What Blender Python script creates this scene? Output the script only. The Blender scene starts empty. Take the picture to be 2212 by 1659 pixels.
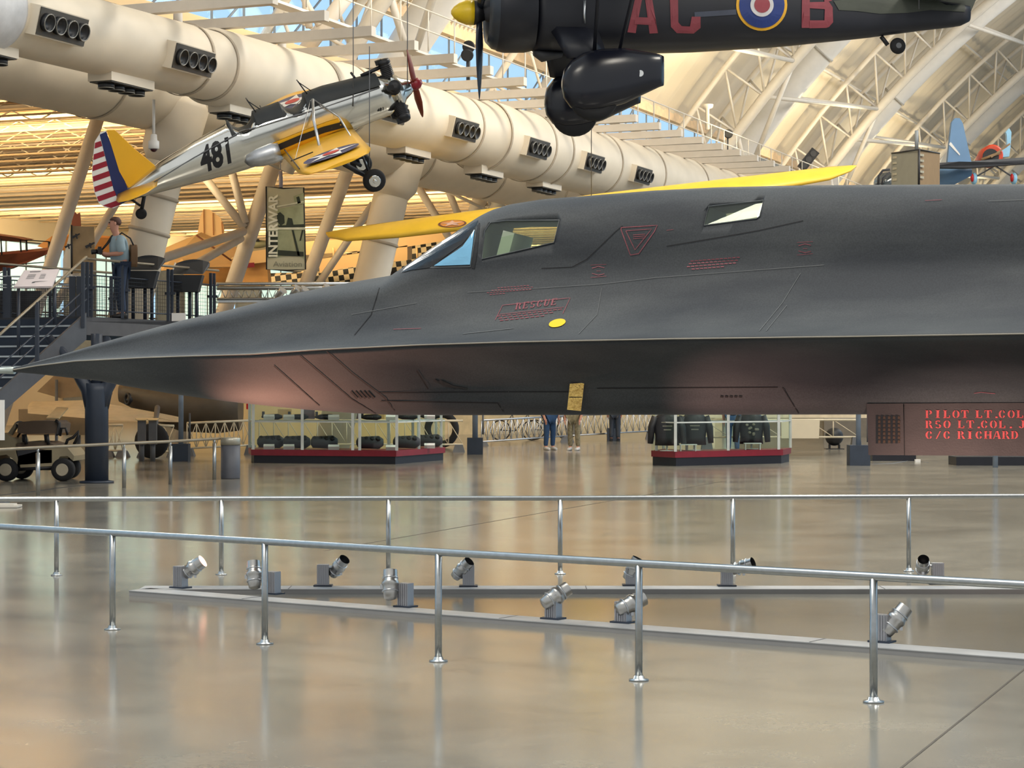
import bpy, bmesh, math, random
from mathutils import Vector, Matrix
from mathutils.bvhtree import BVHTree
random.seed(7)
PI = math.pi
SC = bpy.context.scene
COL = SC.collection
# ---------- camera: the photo is read in a 2212 x 1659 frame ----------
F, EYE, HY, CX = 4473.0, 1.65, 840.0, 1106.0
cam = bpy.data.cameras.new('camera'); camo = bpy.data.objects.new('camera', cam); COL.objects.link(camo)
cam.sensor_width = 36; cam.lens = F/2212*36; cam.shift_y = (HY-829.5)/2212
cam.clip_start = .1; cam.clip_end = 1000
camo.location = (0, 0, EYE); camo.rotation_euler = (PI/2, 0, 0); SC.camera = camo
SC.view_settings.view_transform = 'Standard'; SC.view_settings.look = 'None'
SC.view_settings.exposure = 0; SC.view_settings.gamma = 1; SC.view_settings.use_curve_mapping = False

def V(*a): return Vector(a)
def P(x, y, d): return Vector(((x-CX)*d/F, d, EYE+(HY-y)*d/F))
def G(x, y):
    d = F*EYE/(y-HY); return Vector(((x-CX)*d/F, d, 0))
def UD(u, s, z): return Vector((.924*u+.382*s, -.382*u+.924*s, z))     # hall coordinates: across, along, up
def PU(x, y, u):                                                        # the point on the hall's plane u that lies at x, y
    return P(x, y, u/(.924*(x-CX)/F-.382))
def lerp(a, b, t): return a+(b-a)*t
def interp(tab, x):
    if x <= tab[0][0]: return tab[0][1]
    for i in range(len(tab)-1):
        if x <= tab[i+1][0]:
            a, b = tab[i], tab[i+1]
            return lerp(a[1], b[1], (x-a[0])/(b[0]-a[0]))
    return tab[-1][1]

# ---------- materials ----------
def lin(c):
    return tuple((v/255/12.92 if v/255 <= .04045 else ((v/255+.055)/1.055)**2.4) for v in c)
MATS = {}
def mat(name, rgb, rough=.5, metal=0, var=.12, scale=4, bump=0, bscale=40, emit=None, estr=0, spec=.5, aniso=None, coat=0):
    if name in MATS: return MATS[name]
    m = bpy.data.materials.new(name); m.use_nodes = True
    nt = m.node_tree; bs = nt.nodes['Principled BSDF']
    c = lin(rgb)
    tc = nt.nodes.new('ShaderNodeTexCoord'); nz = nt.nodes.new('ShaderNodeTexNoise')
    mp = nt.nodes.new('ShaderNodeMapping')
    if aniso: mp.inputs['Scale'].default_value = aniso
    nt.links.new(tc.outputs['Object'], mp.inputs[0]); nt.links.new(mp.outputs[0], nz.inputs['Vector'])
    nz.inputs['Scale'].default_value = scale; nz.inputs['Detail'].default_value = 5
    rp = nt.nodes.new('ShaderNodeValToRGB'); rp.color_ramp.elements[0].position = .3; rp.color_ramp.elements[1].position = .7
    rp.color_ramp.elements[0].color = tuple(v*(1-var) for v in c)+(1,)
    rp.color_ramp.elements[1].color = tuple(min(1, v*(1+var)) for v in c)+(1,)
    nt.links.new(nz.outputs['Fac'], rp.inputs[0]); nt.links.new(rp.outputs[0], bs.inputs['Base Color'])
    bs.inputs['Roughness'].default_value = rough; bs.inputs['Metallic'].default_value = metal
    bs.inputs['Specular IOR Level'].default_value = spec
    if coat: bs.inputs['Coat Weight'].default_value = coat
    if bump:
        n2 = nt.nodes.new('ShaderNodeTexNoise'); n2.inputs['Scale'].default_value = bscale
        nt.links.new(tc.outputs['Object'], n2.inputs['Vector'])
        bp = nt.nodes.new('ShaderNodeBump'); bp.inputs['Strength'].default_value = bump; bp.inputs['Distance'].default_value = .02
        nt.links.new(n2.outputs['Fac'], bp.inputs['Height']); nt.links.new(bp.outputs[0], bs.inputs['Normal'])
    if emit:
        bs.inputs['Emission Color'].default_value = lin(emit)+(1,); bs.inputs['Emission Strength'].default_value = estr
    MATS[name] = m; return m
def glass(name, tint, refl=.12, rough=.02):
    if name in MATS: return MATS[name]
    m = bpy.data.materials.new(name); m.use_nodes = True; nt = m.node_tree; nt.nodes.clear()
    out = nt.nodes.new('ShaderNodeOutputMaterial'); mx = nt.nodes.new('ShaderNodeMixShader')
    tr = nt.nodes.new('ShaderNodeBsdfTransparent'); tr.inputs[0].default_value = lin(tint)+(1,)
    gl = nt.nodes.new('ShaderNodeBsdfGlossy'); gl.inputs['Roughness'].default_value = rough
    mx.inputs[0].default_value = refl
    nt.links.new(tr.outputs[0], mx.inputs[1]); nt.links.new(gl.outputs[0], mx.inputs[2]); nt.links.new(mx.outputs[0], out.inputs[0])
    MATS[name] = m; return m

# ---------- mesh builder ----------
def basis(axis):
    a = Vector(axis).normalized()
    h = Vector((0, 0, 1)) if abs(a.z) < .9 else Vector((1, 0, 0))
    x = a.cross(h).normalized(); y = a.cross(x).normalized()
    return x, y, a
class MB:
    def __init__(s): s.v = []; s.f = []; s.sm = []; s.mi = []
    def add(s, vs, fs, smooth=False, mi=0):
        n = len(s.v); s.v += [Vector(p) for p in vs]
        for f in fs: s.f.append(tuple(i+n for i in f)); s.sm.append(smooth); s.mi.append(mi)
        return s
    def box(s, c, size, R=None, mi=0):
        c = Vector(c); hx, hy, hz = (k/2 for k in size); vs = []
        for z in (-hz, hz):
            for x, y in ((-hx, -hy), (hx, -hy), (hx, hy), (-hx, hy)):
                p = Vector((x, y, z)); vs.append(c+(R @ p if R else p))
        return s.add(vs, [(0, 3, 2, 1), (4, 5, 6, 7), (0, 1, 5, 4), (1, 2, 6, 5), (2, 3, 7, 6), (3, 0, 4, 7)], False, mi)
    def beam(s, a, b, w, h, up=(0, 0, 1), mi=0):
        a = Vector(a); b = Vector(b); d = (b-a).normalized(); x = d.cross(Vector(up)).normalized(); z = x.cross(d)
        vs = [p+x*i*w/2+z*j*h/2 for p in (a, b) for i, j in ((-1, -1), (1, -1), (1, 1), (-1, 1))]
        return s.add(vs, [(0, 1, 2, 3), (7, 6, 5, 4), (0, 4, 5, 1), (1, 5, 6, 2), (2, 6, 7, 3), (3, 7, 4, 0)], False, mi)
    def tube(s, a, b, r0, r1=None, n=10, mi=0):
        r1 = r0 if r1 is None else r1
        return s.lathe([(0, r0), ((Vector(b)-Vector(a)).length, r1)], a, Vector(b)-Vector(a), n, mi=mi)
    def lathe(s, prof, o, axis, n=16, caps=True, mi=0):
        x, y, a = basis(axis); o = Vector(o); k = len(prof); vs = []
        for t, r in prof:
            for i in range(n):
                q = 2*PI*i/n; vs.append(o+a*t+(x*math.cos(q)+y*math.sin(q))*max(r, 1e-4))
        fs = [(j*n+i, j*n+(i+1) % n, (j+1)*n+(i+1) % n, (j+1)*n+i) for j in range(k-1) for i in range(n)]
        base = len(s.v); s.add(vs, fs, True, mi)
        if caps:
            s.f.append(tuple(base+i for i in reversed(range(n)))); s.sm.append(False); s.mi.append(mi)
            s.f.append(tuple(base+(k-1)*n+i for i in range(n))); s.sm.append(False); s.mi.append(mi)
        return s
    def path(s, pts, r, n=8, closed=False, mi=0):
        pts = [Vector(p) for p in pts]; k = len(pts); rr = r if isinstance(r, (list, tuple)) else [r]*k; vs = []
        x0 = None
        for j, p in enumerate(pts):
            if closed: d = (pts[(j+1) % k]-pts[j-1])
            else: d = pts[min(j+1, k-1)]-pts[max(j-1, 0)]
            d = d.normalized()
            if x0 is None: x0 = basis(d)[0]
            x = (x0-d*x0.dot(d)).normalized(); y = d.cross(x); x0 = x
            for i in range(n):
                q = 2*PI*i/n; vs.append(p+(x*math.cos(q)+y*math.sin(q))*rr[j])
        m = k if closed else k-1
        fs = [(j*n+i, j*n+(i+1) % n, ((j+1) % k)*n+(i+1) % n, ((j+1) % k)*n+i) for j in range(m) for i in range(n)]
        base = len(s.v); s.add(vs, fs, True, mi)
        if not closed:
            s.f.append(tuple(base+i for i in reversed(range(n)))); s.sm.append(False); s.mi.append(mi)
            s.f.append(tuple(base+(k-1)*n+i for i in range(n))); s.sm.append(False); s.mi.append(mi)
        return s
    def loft(s, rings, caps=True, smooth=True, mi=0):
        n = len(rings[0]); k = len(rings); vs = [p for r in rings for p in r]
        fs = [(j*n+i, j*n+(i+1) % n, (j+1)*n+(i+1) % n, (j+1)*n+i) for j in range(k-1) for i in range(n)]
        base = len(s.v); s.add(vs, fs, smooth, mi)
        if caps:
            s.f.append(tuple(base+i for i in reversed(range(n)))); s.sm.append(False); s.mi.append(mi)
            s.f.append(tuple(base+(k-1)*n+i for i in range(n))); s.sm.append(False); s.mi.append(mi)
        return s
    def prism(s, pts, off, mi=0):
        pts = [Vector(p) for p in pts]; off = Vector(off); n = len(pts)
        vs = pts+[p+off for p in pts]
        fs = [tuple(range(n)), tuple(range(2*n-1, n-1, -1))]+[(i, i+n, (i+1) % n+n, (i+1) % n) for i in range(n)]
        return s.add(vs, fs, False, mi)
    def ball(s, c, r, n=12, m=8, sc=(1, 1, 1), mi=0):
        c = Vector(c); vs = []
        for j in range(m+1):
            t = PI*j/m
            for i in range(n):
                q = 2*PI*i/n
                rr = max(math.sin(t), 1e-3)
                vs.append(c+Vector((r*rr*math.cos(q)*sc[0], r*rr*math.sin(q)*sc[1], r*math.cos(t)*sc[2])))
        fs = [(j*n+i, (j+1)*n+i, (j+1)*n+(i+1) % n, j*n+(i+1) % n) for j in range(m) for i in range(n)]
        return s.add(vs, fs, True, mi)
    def torus(s, c, axis, R, r, n=24, m=8, mi=0):
        x, y, a = basis(axis); c = Vector(c)
        return s.path([c+(x*math.cos(2*PI*i/n)+y*math.sin(2*PI*i/n))*R for i in range(n)], r, m, True, mi)
    def mesh(s, name, tr=None):
        me = bpy.data.meshes.new(name)
        me.from_pydata([tuple(tr @ p) if tr else tuple(p) for p in s.v], [], s.f)
        for p, a, b in zip(me.polygons, s.sm, s.mi): p.use_smooth = a; p.material_index = b
        bm = bmesh.new(); bm.from_mesh(me); bmesh.ops.recalc_face_normals(bm, faces=bm.faces); bm.to_mesh(me); bm.free()
        me.validate(); me.update(); return me
XF = {}
def part(name, mb, ms, parent=None, local=False, label=None):
    """one mesh object; world coordinates unless local is set"""
    tr = None
    if parent is not None and not local and parent.name in XF: tr = XF[parent.name].inverted()
    me = mb.mesh(name, tr)
    for m in (ms if isinstance(ms, (list, tuple)) else [ms]): me.materials.append(m)
    o = bpy.data.objects.new(name, me); COL.objects.link(o)
    if parent is not None: o.parent = parent; XF[o.name] = XF.get(parent.name, Matrix())
    else: XF[o.name] = Matrix()
    if label: o['label'] = label
    return o
def thing(name, label, cat, loc=(0, 0, 0), M=None, group=None):
    o = bpy.data.objects.new(name, None); COL.objects.link(o); o.empty_display_size = .1
    m = M if M is not None else Matrix.Translation(Vector(loc))
    o.matrix_world = m; XF[o.name] = m.copy()
    tag(o, label, cat, group); return o
def tag(o, label, cat, group=None, kind=None):
    o['label'] = label; o['category'] = cat
    if group: o['group'] = group
    if kind: o['kind'] = kind
    return o
def struct(o): o['kind'] = 'structure'; return o
def setm(o, M): o.matrix_world = M; XF[o.name] = M.copy()
def copy_tree(o, parent=None):
    c = o.copy(); COL.objects.link(c); c.parent = parent
    for ch in list(o.children): copy_tree(ch, c)
    return c
def frame(o, x, y, z):
    x, y, z = Vector(x).normalized(), Vector(y).normalized(), Vector(z).normalized()
    M = Matrix(((x.x, y.x, z.x, o[0]), (x.y, y.y, z.y, o[1]), (x.z, y.z, z.z, o[2]), (0, 0, 0, 1))); return M

# ---------- writing ----------
def text2d(txt, cuts=0, bold=0):
    c = bpy.data.curves.new('t', 'FONT'); c.body = txt; c.size = 1; c.resolution_u = 3; c.offset = bold
    o = bpy.data.objects.new('t', c); COL.objects.link(o)
    dg = bpy.context.evaluated_depsgraph_get(); me = bpy.data.meshes.new_from_object(o.evaluated_get(dg))
    bm = bmesh.new(); bm.from_mesh(me); bmesh.ops.triangulate(bm, faces=bm.faces)
    if cuts: bmesh.ops.subdivide_edges(bm, edges=bm.edges, cuts=cuts, use_grid_fill=True)
    bm.verts.ensure_lookup_table()
    vs = [(v.co.x, v.co.y) for v in bm.verts]; fs = [tuple(v.index for v in f.verts) for f in bm.faces]
    bm.free(); bpy.data.objects.remove(o); bpy.data.curves.remove(c); bpy.data.meshes.remove(me)
    return vs, fs
def text_plane(mb, txt, o, ex, ey, size, off=0, wid=None, mi=0):
    """flat lettering: o lower left, ex/ey unit directions"""
    vs, fs = text2d(txt); o = Vector(o); ex = Vector(ex).normalized(); ey = Vector(ey).normalized()
    w = max(v[0] for v in vs) or 1
    kx = (wid/w) if wid else size
    mb.add([o+ex*v[0]*kx+ey*v[1]*size for v in vs], fs, False, mi); return mb
# stencil capitals with heavy stems and thin serifs, on a 1 x 1 box
def ring(cx, cy, rx, ry, a0, a1, th0=.26, th1=.1, n=10):
    q = []
    for i in range(n):
        for k in (0, 1): pass
    out = []
    for i in range(n):
        a, b = math.radians(lerp(a0, a1, i/n)), math.radians(lerp(a0, a1, (i+1)/n))
        def tk(t): return lerp(th1, th0, abs(math.cos(t)))
        def pt(t, o): return (cx+(rx-(0 if o else tk(t)))*math.cos(t), cy+(ry-(0 if o else tk(t)*.7))*math.sin(t))
        out.append([pt(a, 1), pt(b, 1), pt(b, 0), pt(a, 0)])
    return out
def R4(x0, y0, x1, y1): return [(x0, y0), (x1, y0), (x1, y1), (x0, y1)]
STEN = {
 'P': [R4(.08, 0, .34, 1), R4(0, 0, .42, .07), R4(0, .93, .36, 1)]+ring(.45, .72, .42, .28, -80, 80),
 'I': [R4(.3, 0, .62, 1), R4(.18, 0, .74, .07), R4(.18, .93, .74, 1)],
 'L': [R4(.12, 0, .4, 1), R4(.02, .93, .5, 1), R4(.46, 0, .9, .1), R4(.76, 0, .9, .32), R4(.02, 0, .42, .08)],
 'O': ring(.5, .5, .47, .5, 100, 260)+ring(.5, .5, .47, .5, -80, 80),
 'T': [R4(.36, 0, .64, 1), R4(.22, 0, .78, .07), R4(.02, .9, .32, 1), R4(.68, .9, .98, 1), R4(.02, .66, .1, 1), R4(.9, .66, .98, 1)],
 'C': ring(.5, .5, .47, .5, 100, 260)+ring(.5, .5, .4, .5, 25, 80)+ring(.5, .5, .4, .5, -80, -25),
 'R': [R4(.08, 0, .34, 1), R4(0, 0, .42, .07), R4(0, .93, .36, 1), [(.5, .44), (.72, .44), (1, 0), (.72, 0)]]+ring(.42, .74, .38, .26, -80, 80),
 'S': ring(.5, .73, .4, .27, 40, 170)+ring(.5, .73, .4, .27, 190, 260)+ring(.5, .27, .42, .27, -150, -20)+ring(.5, .27, .42, .27, -10, 80),
 'J': [R4(.5, .25, .78, 1), R4(.38, .93, .9, 1)]+ring(.42, .28, .36, .28, 190, 350),
 'H': [R4(.06, 0, .32, 1), R4(.68, 0, .94, 1), R4(.38, .45, .62, .55), R4(0, 0, .4, .07), R4(.6, 0, 1, .07), R4(0, .93, .4, 1), R4(.6, .93, 1, 1)],
 'A': [[(.0, 0), (.12, 0), (.46, .95), (.4, 1)], [(.66, 0), (1, 0), (.66, 1), (.48, 1)], R4(.3, .3, .6, .38)],
 'D': [R4(.08, 0, .34, 1), R4(0, 0, .4, .07), R4(0, .93, .4, 1)]+ring(.42, .5, .52, .5, -82, 82),
 'N': [R4(.06, 0, .2, 1), R4(.8, 0, .94, 1), [(.2, 1), (.46, 1), (.84, 0), (.6, 0)]],
 'U': [R4(.08, .25, .34, 1), R4(.72, .25, .86, 1)]+ring(.47, .28, .39, .28, 185, 355),
 'E': [R4(.1, 0, .38, 1), R4(.42, 0, .9, .09), R4(.42, .91, .9, 1), R4(.42, .45, .72, .54), R4(.8, 0, .9, .28), R4(.8, .72, .9, 1)],
 '/': [[(.2, 0), (.34, 0), (.86, 1), (.72, 1)]], '.': [R4(.3, 0, .6, .2)], ' ': []}
def stencil(txt, adv=1.14):
    vs, fs = [], []; x = 0
    for ch in txt:
        for q in STEN.get(ch, []):
            n = len(vs); vs += [(x+a, b) for a, b in q]; fs.append(tuple(range(n, n+len(q))))
        x += (.7 if ch in '. ' else adv)
    return vs, fs
# ---------- draping marks on a curved skin ----------
class Drape:
    def __init__(s, mb, off=.004):
        s.b = BVHTree.FromPolygons([tuple(p) for p in mb.v], mb.f); s.off = off
    def hit(s, x, y, off=None):
        o = Vector((0, 0, EYE)); d = (P(x, y, 10)-o).normalized()
        h, n, i, t = s.b.ray_cast(o, d)
        if h is None: return None
        if n.dot(d) > 0: n = -n
        return h+n*(s.off if off is None else off)
    def ribbon(s, mb, pts, w, step=10, mi=0):
        ps = []
        for a, b in zip(pts[:-1], pts[1:]):
            L = math.hypot(b[0]-a[0], b[1]-a[1]); k = max(1, int(L/step))
            for i in range(k): ps.append((lerp(a[0], b[0], i/k), lerp(a[1], b[1], i/k)))
        ps.append(pts[-1]); vs = []
        for i, p in enumerate(ps):
            q0, q1 = ps[max(0, i-1)], ps[min(len(ps)-1, i+1)]
            dx, dy = q1[0]-q0[0], q1[1]-q0[1]; L = math.hypot(dx, dy) or 1
            for sg in (-.5, .5):
                h = s.hit(p[0]-dy/L*w*sg, p[1]+dx/L*w*sg)
                if h is None: return mb
                vs.append(h)
        mb.add(vs, [(2*i, 2*i+1, 2*i+3, 2*i+2) for i in range(len(ps)-1)], False, mi); return mb
    def shape(s, mb, vs, fs, fn, mi=0, off=None):
        hs = [s.hit(*fn(*v), off) for v in vs]
        ok = [f for f in fs if all(hs[i] is not None for i in f)]
        mb.add([h if h is not None else Vector((0, 0, 0)) for h in hs], ok, False, mi); return mb

def slab(pts, d, th=.1, mb=None, mi=0):
    """outline at depth d (or one depth per point), given real thickness away from the viewer"""
    q = mb or MB(); q.prism([P(p[0], p[1], p[2] if len(p) > 2 else d) for p in pts], V(0, th, 0), mi); return q
def airfoil(xl, xt, y, z, t, n=9):
    c = xl-xt; up = []; lo = []
    for i in range(n+1):
        q = i/n; th = t*(2.6*math.sqrt(q)-1.1*q-1.5*q*q*q)*.62 if q < 1 else .004
        up.append(V(xl-c*q, y, z+abs(th)*.62+.002)); lo.append(V(xl-c*q, y, z-abs(th)*.38-.002))
    return up+list(reversed(lo[1:-1]))
def ellring(x, cz, ry, rz, n=24, sq=1.0, cy=0):
    out = []
    for i in range(n):
        a = 2*PI*i/n; c, s = math.cos(a), math.sin(a)
        out.append(V(x, cy+ry*math.copysign(abs(c)**sq, c), cz+rz*math.copysign(abs(s)**sq, s)))
    return out
def skin_obj(name, js, es, m, parent, root=0, sub=2, flat=None):
    """one continuous skinned body grown over joints js = [(x, y, z, radius)]"""
    me = bpy.data.meshes.new(name); me.from_pydata([tuple(j[:3]) for j in js], es, []); o = bpy.data.objects.new(name, me); COL.objects.link(o)
    md = o.modifiers.new('skin', 'SKIN')
    for i, v in enumerate(me.skin_vertices[0].data):
        r = js[i][3]; v.radius = (r, js[i][4] if len(js[i]) > 4 else r); v.use_root = i == root
    md.use_smooth_shade = True
    ss = o.modifiers.new('sub', 'SUBSURF'); ss.levels = ss.render_levels = sub
    dg = bpy.context.evaluated_depsgraph_get(); m2 = bpy.data.meshes.new_from_object(o.evaluated_get(dg))
    o.modifiers.clear(); o.data = m2; m2.materials.clear(); m2.materials.append(m)
    for p in m2.polygons: p.use_smooth = True
    bpy.data.meshes.remove(me)
    if parent is not None: o.parent = parent; XF[o.name] = XF[parent.name]
    return o
# ================= materials =================
M_white = mat('white_paint', (214, 208, 198), .45, var=.04)
M_cream = mat('cream_duct_paint', (226, 214, 194), .5, var=.04, scale=1.5)
M_steel = mat('brushed_steel', (170, 172, 172), .32, 1, var=.08, scale=30)
M_alu = mat('aluminium', (200, 202, 205), .38, 1, var=.06, scale=20)
M_chrome = mat('polished_metal', (225, 224, 220), .16, 1, var=.05, scale=2)
M_black = mat('black_paint', (22, 22, 26), .5, var=.2)
M_rubber = mat('rubber', (24, 24, 27), .8, var=.2)
M_navy = mat('dark_blue_grey_steel', (44, 52, 66), .45, var=.1)
M_grey = mat('mid_grey', (96, 98, 102), .6)
M_dkgrey = mat('dark_grey', (56, 57, 62), .6)
M_yellow = mat('aircraft_yellow', (236, 178, 40), .35, var=.05, scale=1.5)
M_tan = mat('doped_tan_fabric', (226, 188, 134), .6, var=.06, scale=1)
M_orange = mat('orange_paint', (228, 158, 82), .5, var=.06)
M_red = mat('red_paint', (190, 30, 34), .45)
M_maroon = mat('maroon_case_band', (128, 22, 40), .4)
M_blue = mat('navy_blue_paint', (30, 44, 96), .45)
M_whitep = mat('white_panel', (232, 230, 226), .5, var=.03)
M_skin = mat('skin', (206, 150, 128), .6, var=.05)

# ================= setting =================
def floor_material():
    m = bpy.data.materials.new('polished_concrete'); m.use_nodes = True; nt = m.node_tree; b = nt.nodes['Principled BSDF']
    L = nt.links.new
    geo = nt.nodes.new('ShaderNodeNewGeometry')
    n1 = nt.nodes.new('ShaderNodeTexNoise'); n1.inputs['Scale'].default_value = .55; n1.inputs['Detail'].default_value = 8; n1.inputs['Roughness'].default_value = .65
    n2 = nt.nodes.new('ShaderNodeTexNoise'); n2.inputs['Scale'].default_value = 26; n2.inputs['Detail'].default_value = 4
    L(geo.outputs['Position'], n1.inputs['Vector']); L(geo.outputs['Position'], n2.inputs['Vector'])
    r = nt.nodes.new('ShaderNodeValToRGB'); e = r.color_ramp.elements
    e[0].position = .32; e[0].color = lin((112, 109, 102))+(1,); e[1].position = .68; e[1].color = lin((148, 143, 131))+(1,)
    L(n1.outputs['Fac'], r.inputs[0])
    mx = nt.nodes.new('ShaderNodeMix'); mx.data_type = 'RGBA'; mx.blend_type = 'MULTIPLY'; mx.inputs[0].default_value = .35
    r2 = nt.nodes.new('ShaderNodeValToRGB'); r2.color_ramp.elements[0].position = .3; r2.color_ramp.elements[0].color = (.72, .72, .72, 1); r2.color_ramp.elements[1].position = .6
    L(n2.outputs['Fac'], r2.inputs[0]); L(r.outputs[0], mx.inputs[6]); L(r2.outputs[0], mx.inputs[7]); L(mx.outputs[2], b.inputs['Base Color'])
    rr = nt.nodes.new('ShaderNodeMapRange'); rr.inputs['To Min'].default_value = .10; rr.inputs['To Max'].default_value = .20
    L(n1.outputs['Fac'], rr.inputs['Value']); L(rr.outputs[0], b.inputs['Roughness'])
    b.inputs['Specular IOR Level'].default_value = .8
    bp = nt.nodes.new('ShaderNodeBump'); bp.inputs['Strength'].default_value = .05; bp.inputs['Distance'].default_value = .01
    n3 = nt.nodes.new('ShaderNodeTexNoise'); n3.inputs['Scale'].default_value = 3.5; n3.inputs['Detail'].default_value = 3
    L(geo.outputs['Position'], n3.inputs['Vector']); L(n3.outputs['Fac'], bp.inputs['Height']); L(bp.outputs[0], b.inputs['Normal'])
    return m
M_floor = floor_material()
mb = MB(); mb.prism([V(-120, -25, 0), V(90, -25, 0), V(150, 220, 0), V(-120, 220, 0)], V(0, 0, -.4))
struct(part('floor', mb, M_floor))
# joints cut in the slab (dark sealant), the one in the lower right corner and two fainter ones
M_joint = mat('joint_sealant', (88, 80, 70), .8)
for i, (a, b) in enumerate((((1930, 1672), (2230, 1432)), ((700, 1190), (1560, 1040)), ((440, 1012), (1010, 1003)))):
    a, b = G(*a), G(*b); w = .012 if i == 0 else .02
    x = (b-a).normalized().cross(V(0, 0, 1))*w/2
    mb = MB().add([a-x+V(0, 0, .0015), a+x+V(0, 0, .0015), b+x+V(0, 0, .0015), b-x+V(0, 0, .0015)], [(0, 1, 2, 3)])
    o = struct(part('trim_%d' % (i+1), mb, M_joint))

# side aisle ceiling: deck with joists, lit warm from below
M_deck = mat('aisle_deck_paint', (238, 206, 158), .6, var=.06, scale=.6)
M_joist = mat('joist_paint', (206, 190, 168), .55, var=.05)
s0, s1 = 12, 196
zj = lambda s: 8.93+.013*(s-35)
mb = MB(); mb.prism([UD(-23.4, s0, zj(s0)+.5), UD(-57, s0, zj(s0)+.5), UD(-57, s1, zj(s1)+.5), UD(-23.4, s1, zj(s1)+.5)], V(0, 0, .25))
ceil = struct(part('ceiling', mb, M_deck))
M_flange = mat('joist_flange_shade', (178, 150, 112), .6)  # darker tone stands for shade on the joist undersides
s = 29.5; k = 0
while s < 190 and k < 99:
    mb = MB(); z = zj(s); ut = -18.6 if s < 78 else -19.2
    mb.beam(UD(-24, s, z+.06), UD(-56.8, s, z+.06), .05, .2)
    if 40 < s < 60:
        for q in range(24):
            u = -24.5-q*1.35+random.uniform(-.2, .2)
            mb.beam(UD(u, s-.03, z-.28), UD(u-.6, s-.03, z-.02), .03, .03); mb.beam(UD(u-.6, s-.03, z-.02), UD(u-1.2, s-.03, z-.28), .03, .03)
    jo = part('joist', mb, M_joist, ceil)
    mb = MB(); mb.beam(UD(-24, s, z-.15), UD(-56.8, s, z-.15), .16, .035); mb.beam(UD(-24, s, z+.19), UD(-56.8, s, z+.19), .2, .04)
    if 40 < s < 60: mb.beam(UD(-24, s-.03, z-.3), UD(-56.8, s-.03, z-.3), .06, .05)
    part('flange', mb, M_flange, jo); s += 2.04 if s < 48 else 1.6; k += 1
s = 29.5; M_stub = mat('joist_end_paint', (214, 204, 190), .5, var=.04)
k = 0
while s < 150:
    z = zj(s)-.08; mb = MB(); ut = -18.6 if s < 78 else -19.2
    mb.beam(UD(ut, s, z), UD(-24.2, s, z), .2, .2); so = part('joist_end', mb, M_stub)
    tag(so, 'white beam end sticking out above the big duct, one of the long receding row', 'beam', 'beam ends over the big duct'); s += 2.04
# the aisle's warm light comes from unseen area lamps, see lights
# side wall: glazed, with piers
M_wall = mat('warm_wall_panel', (206, 192, 166), .7, var=.05, scale=.4)
M_pane = mat('daylit_window_glass', (200, 230, 225), .2, emit=(205, 236, 226), estr=.9)
mb = MB(); mb.prism([UD(-57, s0, 0), UD(-57, s1, 0), UD(-57, s1, 3.2), UD(-57, s0, 3.2)], UD(-.4, 0, 0))
mb.prism([UD(-57, s0, 8.4), UD(-57, s1, 8.4), UD(-57, s1, 11.3), UD(-57, s0, 9.1)], UD(-.4, 0, 0))
struct(part('wall_left', mb, M_wall))
i = 0; s = 44
while s < 190:
    pn = MB(); pn.prism([UD(-56.9, s, 3.2), UD(-56.9, s+6, 3.2), UD(-56.9, s+6, 8.4), UD(-56.9, s, 8.4)], UD(-.1, 0, 0))
    o = struct(part('window_%d' % (i+1), pn, M_pane))
    fr = MB()
    for q in range(5): fr.beam(UD(-56.7, s+q*1.5, 3.2), UD(-56.7, s+q*1.5, 8.4), .06, .06, up=(1, 0, 0))
    for z in (3.25, 5.2, 8.35): fr.beam(UD(-56.7, s, z), UD(-56.7, s+6, z), .08, .08)
    part('window_frame', fr, M_grey, o)
    pr = MB(); pr.box(UD(-56.5, s+7, 4.2), (1.3, 1.3, 8.4))
    struct(part('trim_%d' % (i+10), pr, M_grey)); s += 8; i += 1
mb = MB(); mb.prism([UD(-57, s1, 0), UD(45, s1, 0), UD(45, s1, 30), UD(-57, s1, 30)], UD(0, .5, 0))
struct(part('wall_back', mb, mat('end_wall', (196, 186, 170), .7)))

# clerestory glazing band over the aisle, and the vault
M_sky = glass('clerestory_glass', (246, 250, 255), .03)
ug = -25.0
NW = 11
for j in range(NW):
    sa, sb = 30+j*15, 30+j*15+15
    pn = MB(); pn.prism([UD(ug, sa, 10.1), UD(ug, sb, 10.1), UD(ug, sb, 12), UD(ug, sa, 12)], UD(-.03, 0, 0))
    o = struct(part('window_%d' % (60+j), pn, M_sky))
    fr = MB()
    for q in range(10): fr.beam(UD(ug+.05, sa+q*1.5, 10.1), UD(ug+.05, sa+q*1.5, 12), .045, .06, up=(1, 0, 0))
    fr.beam(UD(ug+.05, sa, 11.1), UD(ug+.05, sb, 11.1), .05, .05)
    for q in range(5): fr.tube(UD(ug+.3, sa+q*3, 10.1), UD(ug+.3, sa+q*3+2.4, 11.9), .03, n=5)
    part('window_frame', fr, mat('frame_grey_blue', (120, 134, 150), .5), o)
VC = (7.8, -12.0); VR = 40.6
def vault(R, th, s): return UD(VC[0]-R*math.sin(th), s, VC[1]+R*math.cos(th))
TH0 = math.radians(53.7)
M_roof = mat('roof_deck', (214, 204, 186), .55, var=.08, scale=.35)
# corrugated deck: ribs run up the slope
mb = MB(); ths = [TH0-math.radians(2.2)*i for i in range(22)]
step = .3; ss = 30; row = []
while ss < 190:
    row.append((ss, 0)); row.append((ss+step*.5, 0)); row.append((ss+step*.5, .09)); row.append((ss+step, .09)); ss += step*(1 if ss < 60 else 2); 
    if ss >= 60: step = .6
vs = []
for th in ths:
    for a, dr in row: vs.append(vault(VR+dr, th, a))
n = len(row)
mb.add(vs, [(i*n+j, i*n+j+1, (i+1)*n+j+1, (i+1)*n+j) for i in range(len(ths)-1) for j in range(n-1)])
vlt = struct(part('ceiling', mb, M_roof))
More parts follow.
